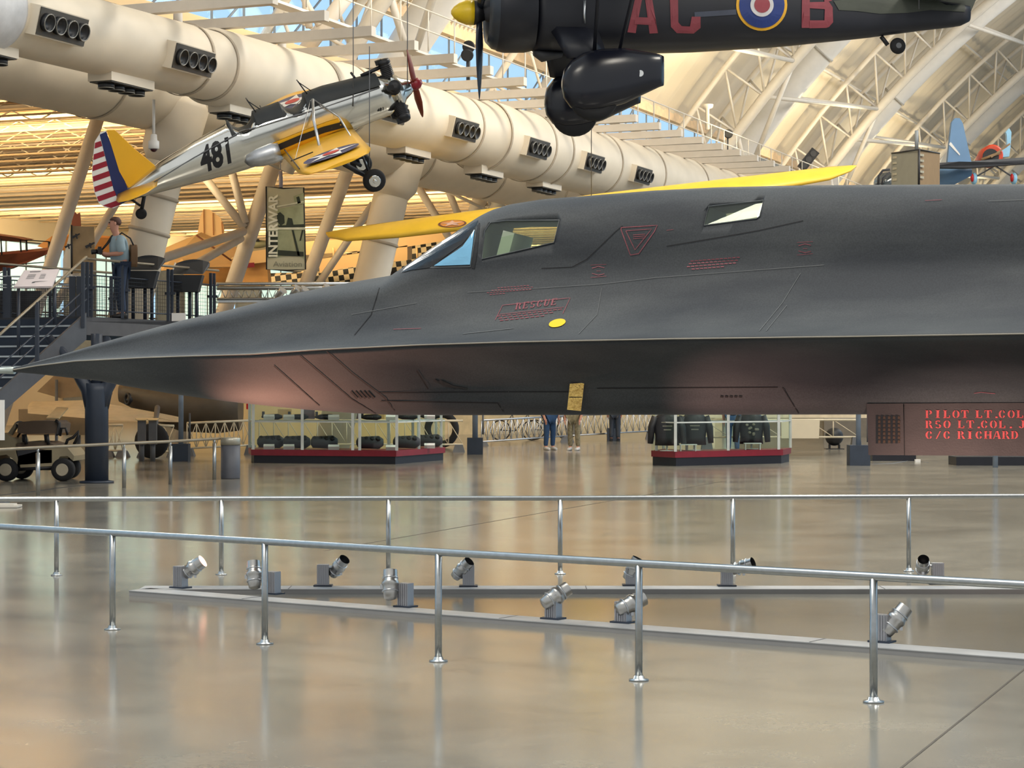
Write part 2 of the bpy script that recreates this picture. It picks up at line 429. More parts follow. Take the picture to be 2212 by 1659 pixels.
# edge beam under the deck foot (warm cream fascia)
mb = MB(); mb.beam(UD(-24.9, 30, 12.15), UD(-24.9, 194, 12.15), .3, .35)
struct(part('trim_5', mb, mat('fascia_cream', (224, 196, 160), .6)))
# purlins
for q in range(3, 20, 3):
    th = ths[q]; mb = MB(); mb.tube(vault(VR-.35, th, 30), vault(VR-.35, th, 190), .07, n=6)
    part('purlin', mb, M_white, vlt)
# catwalk with handrail on the aisle roof edge
mb = MB()
cw = thing('catwalk', 'white steel catwalk with thin handrail along the foot of the vaulted roof', 'catwalk', UD(-22, 60, 10))
mb.beam(UD(-22, 34, 10.05), UD(-22, 170, 10.05), .35, .06); part('deck', mb, M_white, cw)
mb = MB()
for z in (10.55, 11.05): mb.tube(UD(-21.6, 34, z), UD(-21.6, 170, z), .022, n=5)
s = 34
while s < 170: mb.tube(UD(-21.6, s, 10.05), UD(-21.6, s, 11.05), .02, n=5); s += 1.6
part('handrail', mb, M_white, cw)

# arches of the vault: one thick pipe and one truss of three chords each
thick = [36, 51, 64.5, 82.5, 96.5, 114, 131, 149, 166]
chord = [31.5, 46.5, 60, 77.3, 92, 108, 125, 142, 159]
where = ['first visible at upper left', 'second from the left, above the silver trainer propeller', 'third, behind the black aircraft wheel spats', 'fourth, beneath the black aircraft fuselage letters', 'fifth, beneath the black aircraft roundel', 'sixth, left of the small tail wheel', 'seventh, right of the tail wheel', 'eighth, above the blue tail fin', 'ninth and farthest at the right edge']
for j, (st, sc_) in enumerate(zip(thick, chord)):
    a = thing('roof_pipe', 'thick white arched pipe under the vault, ' + where[j], 'roof arch', UD(-24.5, st, 10.2), group='thick arched roof pipes')
    TT = [math.radians(59-2.6*i) for i in range(17)]
    mb = MB(); mb.path([vault(VR-1.25, t, st) for t in TT], .56, 16); part('pipe', mb, mat('pipe_white', (230, 228, 224), .45, var=.03), a)
    for t in TT[1::4]:
        mb = MB(); mb.lathe([(-.05, .6), (.05, .6)], vault(VR-1.25, t, st), vault(VR-1.25, t-.02, st)-vault(VR-1.25, t, st), 16)
        part('collar', mb, mat('collar_grey', (176, 172, 164), .5), a)
    b = thing('arch_truss', 'slim white triangular steel arch truss, ' + where[j], 'roof truss', UD(-24.5, sc_, 9.9), group='triangular arch trusses')
    TC = [math.radians(60-2.6*i) for i in range(17)]
    C1 = [vault(VR-2.2, t, sc_) for t in TC]; C2 = [vault(VR-.7, t, sc_-1.5) for t in TC]; C3 = [vault(VR-.7, t, sc_+1.9) for t in TC]
    mb = MB(); mb.path(C1, .21, 10); part('main_chord', mb, M_white, b)
    mb = MB(); mb.path(C3, .12, 8); part('upper_chord', mb, M_white, b)
    mb = MB(); mb.path(C2, .12, 8); part('upper_chord', mb, M_white, b)
    mb = MB()
    for i in range(len(C1)-1):
        A = C1[i]
        mb.tube(A, C3[i], .05, n=6); mb.tube(A, C3[i+1], .05, n=6); mb.tube(A, C2[i], .05, n=6); mb.tube(A, C2[i+1], .05, n=6)
    part('web', mb, M_white, b)
    mb = MB()                                                  # V struts down to the aisle roof
    foot = UD(-22.5, sc_+1.2, 9.9)
    for t in (3, 5): mb.tube(foot, vault(VR-2.2, math.radians(60-2.6*t), sc_), .1, n=8)
    part('foot_strut', mb, M_white, b)
    if j < 8:
        mb = MB()
        A = vault(VR-2.2, TC[4], sc_); B = vault(VR-2.2, TC[7], chord[j+1]); C_ = vault(VR-1, TC[6], st)
        mb.tube(A, vault(VR-2.2, TC[5], chord[j+1]), .09, n=8); mb.tube(vault(VR-1, TC[4], st), vault(VR-2.2, TC[5], chord[j+1]), .08, n=8)
        mb.tube(vault(VR-2.2, TC[8], sc_), vault(VR-2.2, TC[9], chord[j+1]), .09, n=8); mb.tube(vault(VR-1, TC[8], st), vault(VR-2.2, TC[9], chord[j+1]), .08, n=8)
        part('cross_tie', mb, M_white, b)

# ================= ducts =================
def duct_sections(tab, u, name, label, m, rings, du=0):
    o = thing(name, label, 'air duct', (0, 0, 0))
    secs = []
    for x, yt, yb in tab:
        a, b = PU(x, yt, u), PU(x, yb, u); secs.append(((a+b)/2, (a-b).length/2))
    return o, secs
def along(tab, s): return interp(tab, s)
R1 = [(20, .62), (31.5, .66), (31.6, .66), (35.2, .68), (35.3, .76), (40.5, .76), (40.6, .80), (48.5, .84), (48.6, .92), (60, .94), (100, .96), (170, .96)]
def duct(name, label, u, zc, Rt, s_a, s_b, seams, end=None):
    o = thing(name, label, 'air duct', UD(u, s_a, zc(s_a)))
    N = 120; mb = MB(); rings = []; s = s_a; ss = sorted(set([s_a+(s_b-s_a)*i/N for i in range(N+1)]+[t for t, _ in Rt if s_a < t < s_b]))
    for s in ss:
        r = interp(Rt, s); c = UD(u, s, zc(s))
        rings.append([c+UD(1, 0, 0)*r*math.cos(q)+V(0, 0, 1)*r*math.sin(q) for q in [2*PI*i/48 for i in range(48)]])
    mb.loft(rings); part('pipe', mb, M_cream, o)
    for t in seams:
        r = interp(Rt, t)+.012; q = MB(); q.lathe([(-.035, r), (-.03, r+.018), (.03, r+.018), (.035, r)], UD(u, t, zc(t)), UD(0, 1, 0), 48, caps=False)
        part('seam_ring', q, mat('duct_seam', (186, 172, 152), .5), o)
    return o
z1 = lambda s: 7.92+.012*(s-30)
d1 = duct('air_duct', 'huge cream air duct running above from the upper left corner to the far right', -21, z1, R1, 15, 170, [27.6, 34.3, 35.2, 39.4, 40.9, 47.0, 48.6, 51.7, 53, 57, 61, 65.5, 70, 75, 81, 88])
d2 = duct('air_duct', 'second cream air duct lying lower and farther behind the upper one', -24.2, lambda s: 8.05+.002*s, [(15, .9), (170, .95)], 18, 160, [36, 40.5, 45.5, 51, 56, 61, 67])
# near end of the upper duct, its bluish light put into the paint
mb = MB(); r = .75
mb.lathe([(0, .64), (.1, .69), (8.3, .70), (8.4, .66)], UD(-21, 20, z1(20)), UD(0, 1, .012), 40)
part('end_section', mb, mat('blue_lit_duct_end', (214, 214, 216), .5), d1, label='end section, bluish light painted in')
# nozzle boxes
M_noz = mat('nozzle_black', (28, 29, 32), .4); M_nozr = mat('nozzle_rim', (130, 128, 122), .35, .6)
def nozzle(c, D, Nn, Uu, label, group):
    o = thing('jet_nozzle_box', label, 'air nozzle', M=frame(c, D, Uu, Nn), group=group)
    mb = MB(); mb.box((0, 0, -.16), (1.42, .5, .4)); part('casing', mb, M_cream, o, True)
    mb = MB(); mb.box((0, 0, .045), (1.36, .46, .03)); part('face_plate', mb, mat('nozzle_plate', (74, 70, 64), .5), o, True)
    for i in range(4):
        x = -.5+i*.333
        mb = MB(); mb.lathe([(0, .155), (.09, .15), (.1, .135), (.03, .12), (.02, 0)], (x, 0, .05), (0, 0, 1), 16)
        n = part('nozzle', mb, M_noz, o, True)
        q = MB(); q.torus((x, 0, .15), (0, 0, 1), .145, .012, 16, 5); part('rim', q, M_nozr, n, True)
    return o
D = UD(0, 1, 0); side = (UD(1, 0, 0)+V(0, 0, -.25)).normalized()
near_to = ['nearest the upper left corner', 'above the yellow tail fin', 'behind the silver cockpit', 'under the red propeller', 'right of the silver aircraft wheel', 'left of the black wheel spat', 'under the black wheel spats', 'farthest, just above the yellow wing']
for i, x in enumerate((150, 425, None, 855, 1010, 1160, 1280, 1385)):
    s = 29.2+i*4.17 if i < 3 else [0, 0, 0, 41.6, 45.6, 50.1, 54.3, 58.5][i]
    r = interp(R1, s)
    c = UD(-21, s, z1(s))+side*(r+.1)+V(0, 0, -.0)
    if i != 2:
        nozzle(c, D, side, side.cross(D), 'four-nozzle outlet on the side of the upper duct, '+near_to[i], 'side air outlets')
    if i < 7:
        c = UD(-21, s-1.2, z1(s))+V(0, 0, -r-.08)
        c2 = c
        nozzle(c2, D, V(0, 0, -1), V(0, 0, -1).cross(D), 'four-nozzle outlet pointing down from the upper duct, '+near_to[i], 'downward air outlets')
# tall slanted ducts that carry the air down
def slant(label, top, bot, r, x):
    o = thing('slanted_duct', label, 'air duct', bot)
    mb = MB(); A = Vector(bot); B = Vector(top); mb.lathe([(0, r), ((B-A).length, r)], A, B-A, 32); part('pipe', mb, M_cream, o)
    for t in (.55, .72, .9):
        q = MB(); q.lathe([(-.04, r+.005), (-.03, r+.03), (.03, r+.03), (.04, r+.005)], A.lerp(B, t), B-A, 32, caps=False)
        part('seam_ring', q, mat('duct_seam', (186, 172, 152), .5), o)
    q = MB(); q.lathe([(0, r), (.25, r*1.35), (1.3, r*1.45), (1.5, r*1.1)], A.lerp(B, .88), B-A, 32); part('elbow', q, M_cream, o)
    return o
sl = slant('wide slanted cream duct behind the person with the camera', P(372, 300, 44.6), P(262, 745, 44.6), .43, 0)
mb = MB(); mb.path([P(262, 745, 44.6)+V(0, 0, .05), P(240, 775, 44.6), P(214, 800, 44.6), P(209, 1010, 44.6)+V(0, 0, .0)], [.4, .26, .18, .18], 20); part('foot_pipe', mb, M_cream, sl)
slant('wide slanted cream duct behind the yellow wing, right of the hanging banner', P(862, 350, 55.2), P(715, 970, 55.2), .47, 0)
# slim slanted columns
M_col = mat('column_paint', (206, 198, 188), .5, var=.04)
def col(label, pts, r):
    o = thing('slanted_column', label, 'column', P(*pts[0]))
    for i in range(len(pts)-1):
        mb = MB(); mb.tube(P(*pts[i]), P(*pts[i+1]), r, n=16); part('shaft', mb, M_col, o)
    return o
def strut(label, a, b, r):
    mb = MB(); mb.tube(P(*a), P(*b), r, n=12); o = part('brace', mb, M_col); tag(o, label, 'brace', 'slanted braces'); return o
col('slanted cream column at the left, rising past the striped rudder', [(-25, 990, 47.5), (216, 240, 47.5)], .155)
strut('thin slanted brace beside the person, crossing the tan banner', (118, 662, 48), (262, 420, 49), .1)
c3 = col('slanted cream column left of the hanging banner', [(382, 975, 56.5), (606, 310, 56.5)], .22)
strut('short brace from the banner column up to the left', (528, 492, 56.3), (440, 380, 56.3), .11)
strut('short brace from the banner column up, the steeper one', (530, 482, 56.3), (498, 360, 56.3), .11)
strut('upper of two long braces sloping down behind the grey consoles', (525, 500, 56), (325, 567, 50), .12)
strut('lower of two long braces sloping down behind the grey consoles', (520, 515, 56.2), (425, 570, 53), .11)
col('slanted cream column right of the hanging banner', [(540, 945, 61), (768, 320, 61)], .2)
strut('thin slanted brace left of the wide duct', (680, 625, 61), (806, 440, 61), .11)
strut('brace above the yellow wing, going down right', (898, 395, 66), (996, 556, 66), .12)
strut('steep brace above the yellow wing', (962, 395, 66), (992, 470, 66), .11)
strut('wide short column under the duct above the yellow wing', (1015, 490, 66), (1052, 390, 66), .24)
strut('slanted pipe passing behind the upper duct near the red propeller', (640, 135, 50), (765, -30, 50), .19)
strut('slanted pipe reaching the roof left of the red propeller', (668, 60, 49), (655, -30, 49), .09)
strut('thin slanted pipe beside it', (690, 55, 49), (640, -30, 49), .08)
# short vertical hangers over the duct
for i, (x, y, u) in enumerate(((262, 0, -21), (378, 12, -21), (488, 30, -21), (595, 60, -21), (770, 110, -21), (955, 165, -21), (1085, 190, -21))):
    s = 30+i*4.1; mb = MB(); mb.tube(UD(-21, s, 8.4), UD(-21, s, zj(s)), .09 if i < 4 else .07, n=8)
    tag(part('duct_hanger', mb, M_col), 'short cream post between duct and ceiling joists, number %s from the left' % ['one', 'two', 'three', 'four', 'five', 'six', 'seven'][i], 'hanger', 'duct hangers')
# dome camera on a stem
o = thing('dome_camera', 'white dome security camera hanging under the ducts above the tail', 'security camera', P(332, 320, 40))
a = P(332, 322, 40); b = P(332, 215, 40)
mb = MB(); mb.tube(a+V(0, 0, .3), b, .028); part('stem', mb, M_whitep, o)
mb = MB(); mb.lathe([(0, .09), (.01, .105), (.15, .105), (.17, .07), (.28, .06), (.29, .03)], a, (0, 0, 1), 18); part('housing', mb, M_whitep, o)
mb = MB(); mb.ball(a, .072, sc=(1, 1, .8)); part('dome', mb, mat('smoked_dome', (60, 24, 30), .1), o)
# ================= the black reconnaissance jet =================
def jet_material():
    m = bpy.data.materials.new('matt_black_skin'); m.use_nodes = True; nt = m.node_tree; b = nt.nodes['Principled BSDF']; L = nt.links.new
    geo = nt.nodes.new('ShaderNodeNewGeometry')
    n1 = nt.nodes.new('ShaderNodeTexNoise'); n1.inputs['Scale'].default_value = 1.3; n1.inputs['Detail'].default_value = 7
    n2 = nt.nodes.new('ShaderNodeTexNoise'); n2.inputs['Scale'].default_value = 90; n2.inputs['Detail'].default_value = 3
    mp = nt.nodes.new('ShaderNodeMapping'); mp.inputs['Scale'].default_value = (.5, 1, 2.2)
    L(geo.outputs['Position'], mp.inputs[0]); L(mp.outputs[0], n1.inputs['Vector']); L(geo.outputs['Position'], n2.inputs['Vector'])
    r = nt.nodes.new('ShaderNodeValToRGB'); e = r.color_ramp.elements
    e[0].position = .35; e[0].color = lin((50, 53, 58))+(1,); e[1].position = .7; e[1].color = lin((79, 81, 82))+(1,)
    L(n1.outputs['Fac'], r.inputs[0])
    r2 = nt.nodes.new('ShaderNodeValToRGB'); r2.color_ramp.elements[0].position = .35; r2.color_ramp.elements[0].color = (.78, .78, .78, 1); r2.color_ramp.elements[1].position = .65; r2.color_ramp.elements[1].color = (1, 1, 1, 1)
    L(n2.outputs['Fac'], r2.inputs[0])
    mx = nt.nodes.new('ShaderNodeMix'); mx.data_type = 'RGBA'; mx.blend_type = 'MULTIPLY'; mx.inputs[0].default_value = 1
    L(r.outputs[0], mx.inputs[6]); L(r2.outputs[0], mx.inputs[7]); L(mx.outputs[2], b.inputs['Base Color'])
    b.inputs['Roughness'].default_value = .68; b.inputs['Specular IOR Level'].default_value = .35
    bp = nt.nodes.new('ShaderNodeBump'); bp.inputs['Strength'].default_value = .12; bp.inputs['Distance'].default_value = .004
    L(n2.outputs['Fac'], bp.inputs['Height']); L(bp.outputs[0], b.inputs['Normal'])
    return m
M_jet = jet_material()
psi = math.radians(17); JA = V(math.cos(psi), -math.sin(psi), 0); JB = V(-math.sin(psi), -math.cos(psi), 0)
JD0 = 17.0; JX0 = (22-CX)*JD0/F
TOP = [(22, 797), (54, 788), (136, 766), (217, 742), (325, 712), (407, 690), (500, 670), (636, 635), (758, 611), (861, 594), (872, 586), (1035, 474), (1055, 462), (1075, 453), (1110, 442), (1180, 431), (1320, 420), (1420, 412), (1560, 405), (1760, 401), (2212, 399)]
CHN = [(22, 800), (80, 790), (163, 780), (325, 772), (542, 765), (690, 755), (907, 745), (1100, 739), (1450, 732), (1840, 727), (2212, 721)]
BOT = [(22, 803), (81, 808), (150, 816), (217, 823), (271, 834), (380, 852), (488, 867), (600, 879), (663, 885), (771, 893), (852, 896.5), (1097, 896), (2212, 894)]
HALF = [(0, .01), (.35, .10), (1, .30), (2, .60), (3, .82), (4, .99), (5, 1.13), (6, 1.25), (7.2, 1.36), (8.3, 1.44), (12, 1.62), (16, 1.8)]
SHW = [(0, .3), (2, .45), (3.3, .52), (3.7, .50), (4.2, .42), (4.6, .37), (5.5, .40), (7, .45), (9, .48), (14, .5)]   # shoulder half width as share of chine half width... absolute below
def jpt(a, b, z): return V(JX0+JA.x*a+JB.x*b, JD0+JA.y*a+JB.y*b, z)
def zat(tab, a, b):
    p = jpt(a, b, 0); px = CX+F*p.x/p.y
    y = interp(tab, px); return EYE+(HY-y)*p.y/F
AMAX = 8.7
def jsec(a):
    aa = min(a, AMAX); wc = interp(HALF, a)
    p = jpt(aa, 0, 0); px = CX+F*p.x/p.y
    zt = zat(TOP, aa, 0); zc = zat(CHN, aa, interp(HALF, aa)); zb = zat(BOT, aa, 0)
    cock = min(1, max(0, (px-861)/190))                       # 0 ahead of the windshield, 1 where the cockpit stands full
    h = zt-zc
    ws = lerp(.52*wc, lerp(.40, .47, min(1, max(0, (aa-5)/3))), cock)
    hs = lerp(.62*h, .50*h, cock)
    pts = []
    P0, P1, P2, P3 = (wc, 0), (lerp(wc, ws, .55), .10*hs), (lerp(wc, ws, .80), hs*.42), (ws, hs)
    for i in range(9):
        t = i/9; k = [(1-t)**3, 3*t*(1-t)**2, 3*t*t*(1-t), t**3]
        pts.append((sum(k[j]*q[0] for j, q in enumerate((P0, P1, P2, P3))), zc+sum(k[j]*q[1] for j, q in enumerate((P0, P1, P2, P3)))))
    ex = lerp(1, .72, cock)
    for i in range(9):
        t = PI/2*i/9
        pts.append((ws*math.cos(t)**ex, zc+hs+(h-hs)*math.sin(t)))
    pts.append((0, zt))
    hb = zc-zb
    kin = min(1, max(0, (px-820)/160)); low = []
    zk = zat([(0, 835), (3000, 833)], aa, .55)
    for i in range(1, 12):
        t = i/12; k = [(1-t)**3, 3*t*(1-t)**2, 3*t*t*(1-t), t**3]
        Q = [(wc, 0), (.78*wc, -.30*hb), (.52*wc, -1.0*hb), (0, -hb)]
        ra = (sum(k[j]*q[0] for j, q in enumerate(Q)), zc+sum(k[j]*q[1] for j, q in enumerate(Q)))
        K = [(wc, zc), (lerp(wc, .56, .5), lerp(zc, zk, .42)), (.56, zk), (.50, lerp(zk, zb, .6)), (.43, zb+.02), (.30, zb), (0, zb)]
        ts = [0, .28, .56, .70, .80, .88, 1]
        for j in range(6):
            if t <= ts[j+1]:
                q = (t-ts[j])/(ts[j+1]-ts[j]); rb = (lerp(K[j][0], K[j+1][0], q), lerp(K[j][1], K[j+1][1], q)); break
        low.append((lerp(ra[0], rb[0], kin), lerp(ra[1], rb[1], kin)))
    half = list(reversed(low))+pts                           # from belly side up over the near flank to the crest
    ringp = [(0, zb)]+half+[(-b, z) for b, z in reversed(half[:-1])]
    return [jpt(a, b, z) for b, z in ringp]
A_ = []; a = 0.0
while a < 9.2: A_.append(a); a += .05 if a > .3 else .03
A_ += [9.6, 10.2, 11, 12, 13, 14]
jb = MB(); jb.loft([jsec(a) for a in A_])
jet = thing('reconnaissance_jet', 'huge matt black reconnaissance jet nose filling the middle of the hall', 'jet aircraft', jpt(9.6, 0, 0))
dr = Drape(jb)
body = part('fuselage', jb, M_jet, jet)
# cockpit and rear cockpit windows cut clean through the canopy hump
M_inside = mat('cockpit_lining', (104, 110, 104), .7)
def poly_hits(px): return [dr.hit(x, y, 0) for x, y in px]
WIN = [[(1041, 560), (1047, 500), (1060, 481), (1095, 477), (1208, 476), (1197, 524), (1120, 542)], [(1521, 487), (1531, 446), (1649, 433), (1641, 468), (1634, 473)]]
body.data.materials.append(M_inside)
for w in WIN:
    hp = poly_hits(w)
    c = MB(); c.prism([p+JB*.5 for p in hp], -JB*2.2)
    co = part('cutter', c, M_inside)
    md = body.modifiers.new('cut', 'BOOLEAN'); md.object = co; md.operation = 'DIFFERENCE'; md.solver = 'EXACT'
    dg = bpy.context.evaluated_depsgraph_get(); me = bpy.data.meshes.new_from_object(body.evaluated_get(dg))
    body.modifiers.clear(); body.data = me; bpy.data.objects.remove(co)
if len(body.data.materials) < 2: body.data.materials.append(M_inside)
M_pane2 = glass('cockpit_glass', (242, 248, 238), .06)
for i, w in enumerate(WIN):
    hp = [p+JB*.002 for p in poly_hits(w)]
    q = MB(); q.prism(hp, -JB*.012); part('side_window', q, M_pane2, jet, label=['front cockpit side window', 'rear cockpit side window'][i])
    far = []
    for p in hp:                                           # the window opposite, mirrored about the centre line
        b = (p-jpt(0, 0, p.z)).dot(JB); far.append(p-JB*2*b)
    q = MB(); q.prism(far, JB*.012); part('far_side_window', q, M_pane2, jet)
    q = MB()                                               # frame of the opening
    q.path([dr.hit(x, y, .001) for x, y in w], .006, 5, True); part('window_seal', q, mat('seal_grey', (64, 68, 70), .5), jet)
# seat back, headrest and instrument hood inside
q = MB(); c = dr.hit(1125, 520, -.45)
q.beam(c+V(0, 0, -.35)+JA*.12, c+V(0, 0, .05)+JA*.04, .2, .08, up=JA); part('ejection_seat', q, mat('seat_green', (84, 92, 76), .8), jet)
q = MB(); q.path([c+JA*.14+V(0, 0, -.3), c+JA*.2+V(0, 0, -.02), c+JA*.28+V(0, 0, -.2)], .015, 6); part('seat_bar', q, M_navy, jet)
c = dr.hit(1072, 525, -.3)
q = MB(); q.beam(c+V(0, 0, -.3)-JA*.06, c+V(0, 0, .16)+JA*.07, .5, .09, up=JA); part('windshield_post', q, mat('pale_post', (196, 200, 186), .6), jet)
# windshield quarter pane and the dark heat-shield strip in front of it
M_wsh = mat('sky_reflection_windshield', (120, 186, 222), .08, .3, var=.1, spec=1, coat=1)  # sky reflection painted into the pane's base colour
def fill(px, off):
    cx = sum(p[0] for p in px)/len(px); cy = sum(p[1] for p in px)/len(px)
    ring_ = []
    for i in range(len(px)):
        a, b = px[i], px[(i+1) % len(px)]
        for k in range(6): ring_.append((lerp(a[0], b[0], k/6), lerp(a[1], b[1], k/6)))
    n = len(ring_); vs = []; fs = []
    R_ = [1, .8, .6, .4, .2]
    for r in R_: vs += [(lerp(cx, x, r), lerp(cy, y, r)) for x, y in ring_]
    vs.append((cx, cy))
    for j in range(len(R_)-1): fs += [(j*n+i, j*n+(i+1) % n, (j+1)*n+(i+1) % n, (j+1)*n+i) for i in range(n)]
    fs += [((len(R_)-1)*n+i, (len(R_)-1)*n+(i+1) % n, len(vs)-1) for i in range(n)]
    q = MB(); dr.shape(q, vs, fs, lambda x, y: (x, y), off=off); return q
part('heat_shield', fill([(867, 590), (878, 578), (940, 532), (1034, 476), (1030, 487), (1000, 527), (928, 579), (890, 584)], .006), mat('gloss_black_shield', (14, 15, 18), .25), jet, label='glossy black strip ahead of the windshield')
part('windshield_pane', fill([(938, 575), (1000, 533), (1026, 497), (1016, 572)], .008), M_wsh, jet, label='windshield side pane with painted blue reflection')
q = MB(); dr.ribbon(q, [(928, 578), (1002, 522), (1033, 482)], 4); dr.ribbon(q, [(930, 578), (1016, 576), (1030, 490)], 3)
part('windshield_frame', q, mat('seal_grey', (64, 68, 70), .5), jet)
q = MB(); dr.ribbon(q, [(1034, 482), (1028, 545), (1022, 580)], 7); part('canopy_joint', q, mat('dark_joint', (30, 31, 34), .7), jet)
# paler strip along the chine edge
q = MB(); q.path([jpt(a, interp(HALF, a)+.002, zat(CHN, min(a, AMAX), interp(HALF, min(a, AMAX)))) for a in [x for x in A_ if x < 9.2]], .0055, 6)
part('chine_edge', q, mat('pale_chine_edge', (150, 142, 128), .45), jet, label='thin pale edge along the chine')
# nose probe
tip = jpt(0, 0, zat(TOP, 0, 0))-V(0, 0, .012)
q = MB(); q.lathe([(0, .030), (.25, .022), (.3, .016), (1.2, .010), (1.35, .004)], tip+JA*.04, -JA, 12); part('pitot_probe', q, mat('probe_grey', (176, 184, 178), .35, .4), jet)
# panel lines, vents and slots
M_line = mat('panel_line', (26, 24, 26), .8); M_pale = mat('chalky_line', (94, 95, 95), .7); M_redm = mat('faded_red_marking', (132, 66, 74), .65, var=.25, scale=60)
q = MB()
for p in ([(648, 768), (700, 812), (760, 862), (812, 893)], [(706, 758), (760, 806), (830, 858), (858, 894)], [(592, 790), (640, 832), (690, 876)], [(900, 800), (925, 840)], [(822, 866), (1075, 870), (1092, 895)], [(815, 848), (1098, 846)], [(1100, 846), (1240, 846)], [(1290, 838), (1680, 836)], [(1690, 836), (1725, 892)]):
    q = MB(); dr.ribbon(q, p, 1.8); part('panel_seam', q, M_line, jet)
for p in ([(1236, 577), (1268, 560), (1330, 500), (1345, 488)], [(1170, 580), (1236, 577)], [(1440, 532), (1560, 512), (1640, 498), (1735, 477)], [(820, 622), (802, 680), (766, 724)]): q = MB(); dr.ribbon(q, p, 1.6); part('panel_seam', q, M_line, jet)
for i in range(5): q = MB(); dr.ribbon(q, [(758+i*9, 845), (772+i*9, 860)], 4.5); part('vent_slot', q, M_line, jet)
for i in range(5): q = MB(); dr.ribbon(q, [(1556+i*10, 856), (1563+i*10, 857)], 4); part('drain_slot', q, M_line, jet)
q = MB()
for p in ([(1010, 632), (1180, 622), (1300, 614), (1420, 600), (1780, 573)], [(1300, 622), (1290, 680), (1250, 722)], [(1640, 716), (1690, 655), (1730, 590)], [(1655, 716), (1700, 660)], [(760, 680), (900, 655)], [(1000, 722), (1110, 710)], [(2135, 435), (2212, 432)]):
    q = MB(); dr.ribbon(q, p, 1.1); part('chalk_line', q, M_pale, jet)
q = MB()
def rib(p, w=1.6): dr.ribbon(q, p, w)
# triangle warning mark: double outline
rib([(1342, 492), (1420, 487), (1414, 500), (1380, 548), (1362, 551), (1342, 497), (1342, 492)], 2)
rib([(1352, 499), (1408, 495), (1372, 540), (1352, 499)], 1.6)
for i in range(3): rib([(1368, 508+i*4), (1394, 506+i*4)], 1.4)
part('triangle_mark', q, M_redm, jet, label='faded red warning triangle')
for cx, cy in ((1293, 586), (1739, 537)):
    q = MB()
    rib([(cx-14, cy-6), (cx, cy-10), (cx+13, cy-7)], 1.6); rib([(cx-14, cy+5), (cx, cy+9), (cx+13, cy+6)], 1.6)
    rib([(cx-17, cy-13), (cx+17, cy-15)], 1); rib([(cx-17, cy+14), (cx+17, cy+11)], 1)
    rib([(cx-4, cy), (cx+5, cy)], 1.2); part('round_stencil', q, M_redm, jet)
q = MB()
for i, (x0, x1) in enumerate(((1075, 1142), (1062, 1147), (1052, 1145), (1058, 1092))):
    x = x0
    while x < x1: rib([(x, 617+i*4.3+(1142-x)*.08), (x+5, 617+i*4.3+(1142-x)*.08)], 1.5); x += 7
part('small_red_text', q, M_redm, jet); q = MB()
for i, (x0, x1) in enumerate(((1492, 1592), (1488, 1595), (1484, 1590), (1494, 1560))):
    x = x0
    while x < x1: rib([(x, 556+i*6+(1592-x)*.08), (x+7, 556+i*6+(1592-x)*.08)], 2.2); x += 9
part('small_red_text', q, M_redm, jet); q = MB()
# rescue placard: frame, word and text lines
rib([(1070, 692), (1086, 660), (1232, 644), (1216, 678)], 1.3); rib([(1078, 680), (1218, 664)], 1)
for i in range(3):
    x = 1074+i*3
    while x < 1215-i*22: rib([(x, 684+i*5-(x-1074)*.11), (x+8, 683+i*5-(x-1074)*.11)], 1.7); x += 11
vs, fs = stencil('RESCUE', 1.12)
dr.shape(q, vs, fs, lambda x, y: (1112+x*13.6+y*4, 670-y*15-x*1.6), off=.005)
part('rescue_placard', q, M_redm, jet, label='faded red RESCUE placard')
for x0, y0, x1, y1 in ((1998, 434, 2035, 432), (1440, 498, 1455, 496), (850, 712, 910, 710)): q = MB(); rib([(x0, y0), (x1, y1)], 1); part('red_dash', q, M_redm, jet)
q = MB()
rib([(2104, 849), (2120, 847), (2150, 850)], 1.4)
part('red_dash', q, M_redm, jet)
# yellow oval
q = MB(); vs = [(0, 0)]+[(math.cos(2*PI*i/28), math.sin(2*PI*i/28)) for i in range(28)]
dr.shape(q, vs, [(0, i+1, (i+1) % 28+1) for i in range(28)], lambda x, y: (1204+x*18+y*2, 699-y*9-x*2.5), off=.006); part('yellow_disc', q, mat('marking_yellow', (232, 190, 20), .5), jet, label='yellow oval marking')
q = MB(); dr.ribbon(q, [(1196, 700), (1212, 697)], 1.6); part('disc_writing', q, M_line, jet)
# round flush screw under the triangle, open access panel under the nose
q = MB(); dr.ribbon(q, [(938, 820), (962, 832), (1010, 840)], 5); dr.ribbon(q, [(950, 822), (985, 838)], 6); part('open_panel_edge', q, M_black, jet)
# gold plate hanging at the belly
gd0 = dr.hit(1246, 832, 0).y-.03
q = MB(); q.prism([P(1231, 829, gd0), P(1262, 827, gd0), P(1255, 888, gd0), P(1225, 885, gd0)], V(0, .015, 0)); g = part('antenna_plate', q, mat('crumpled_gold_foil', (240, 190, 110), .3, .85, var=.35, scale=18, bump=.8, bscale=30), jet, label='golden reflecting plate')
q = MB(); q.tube(P(1230, 858, gd0-.003), P(1257, 858, gd0-.003), .003, n=5); part('crease', q, M_line, g)
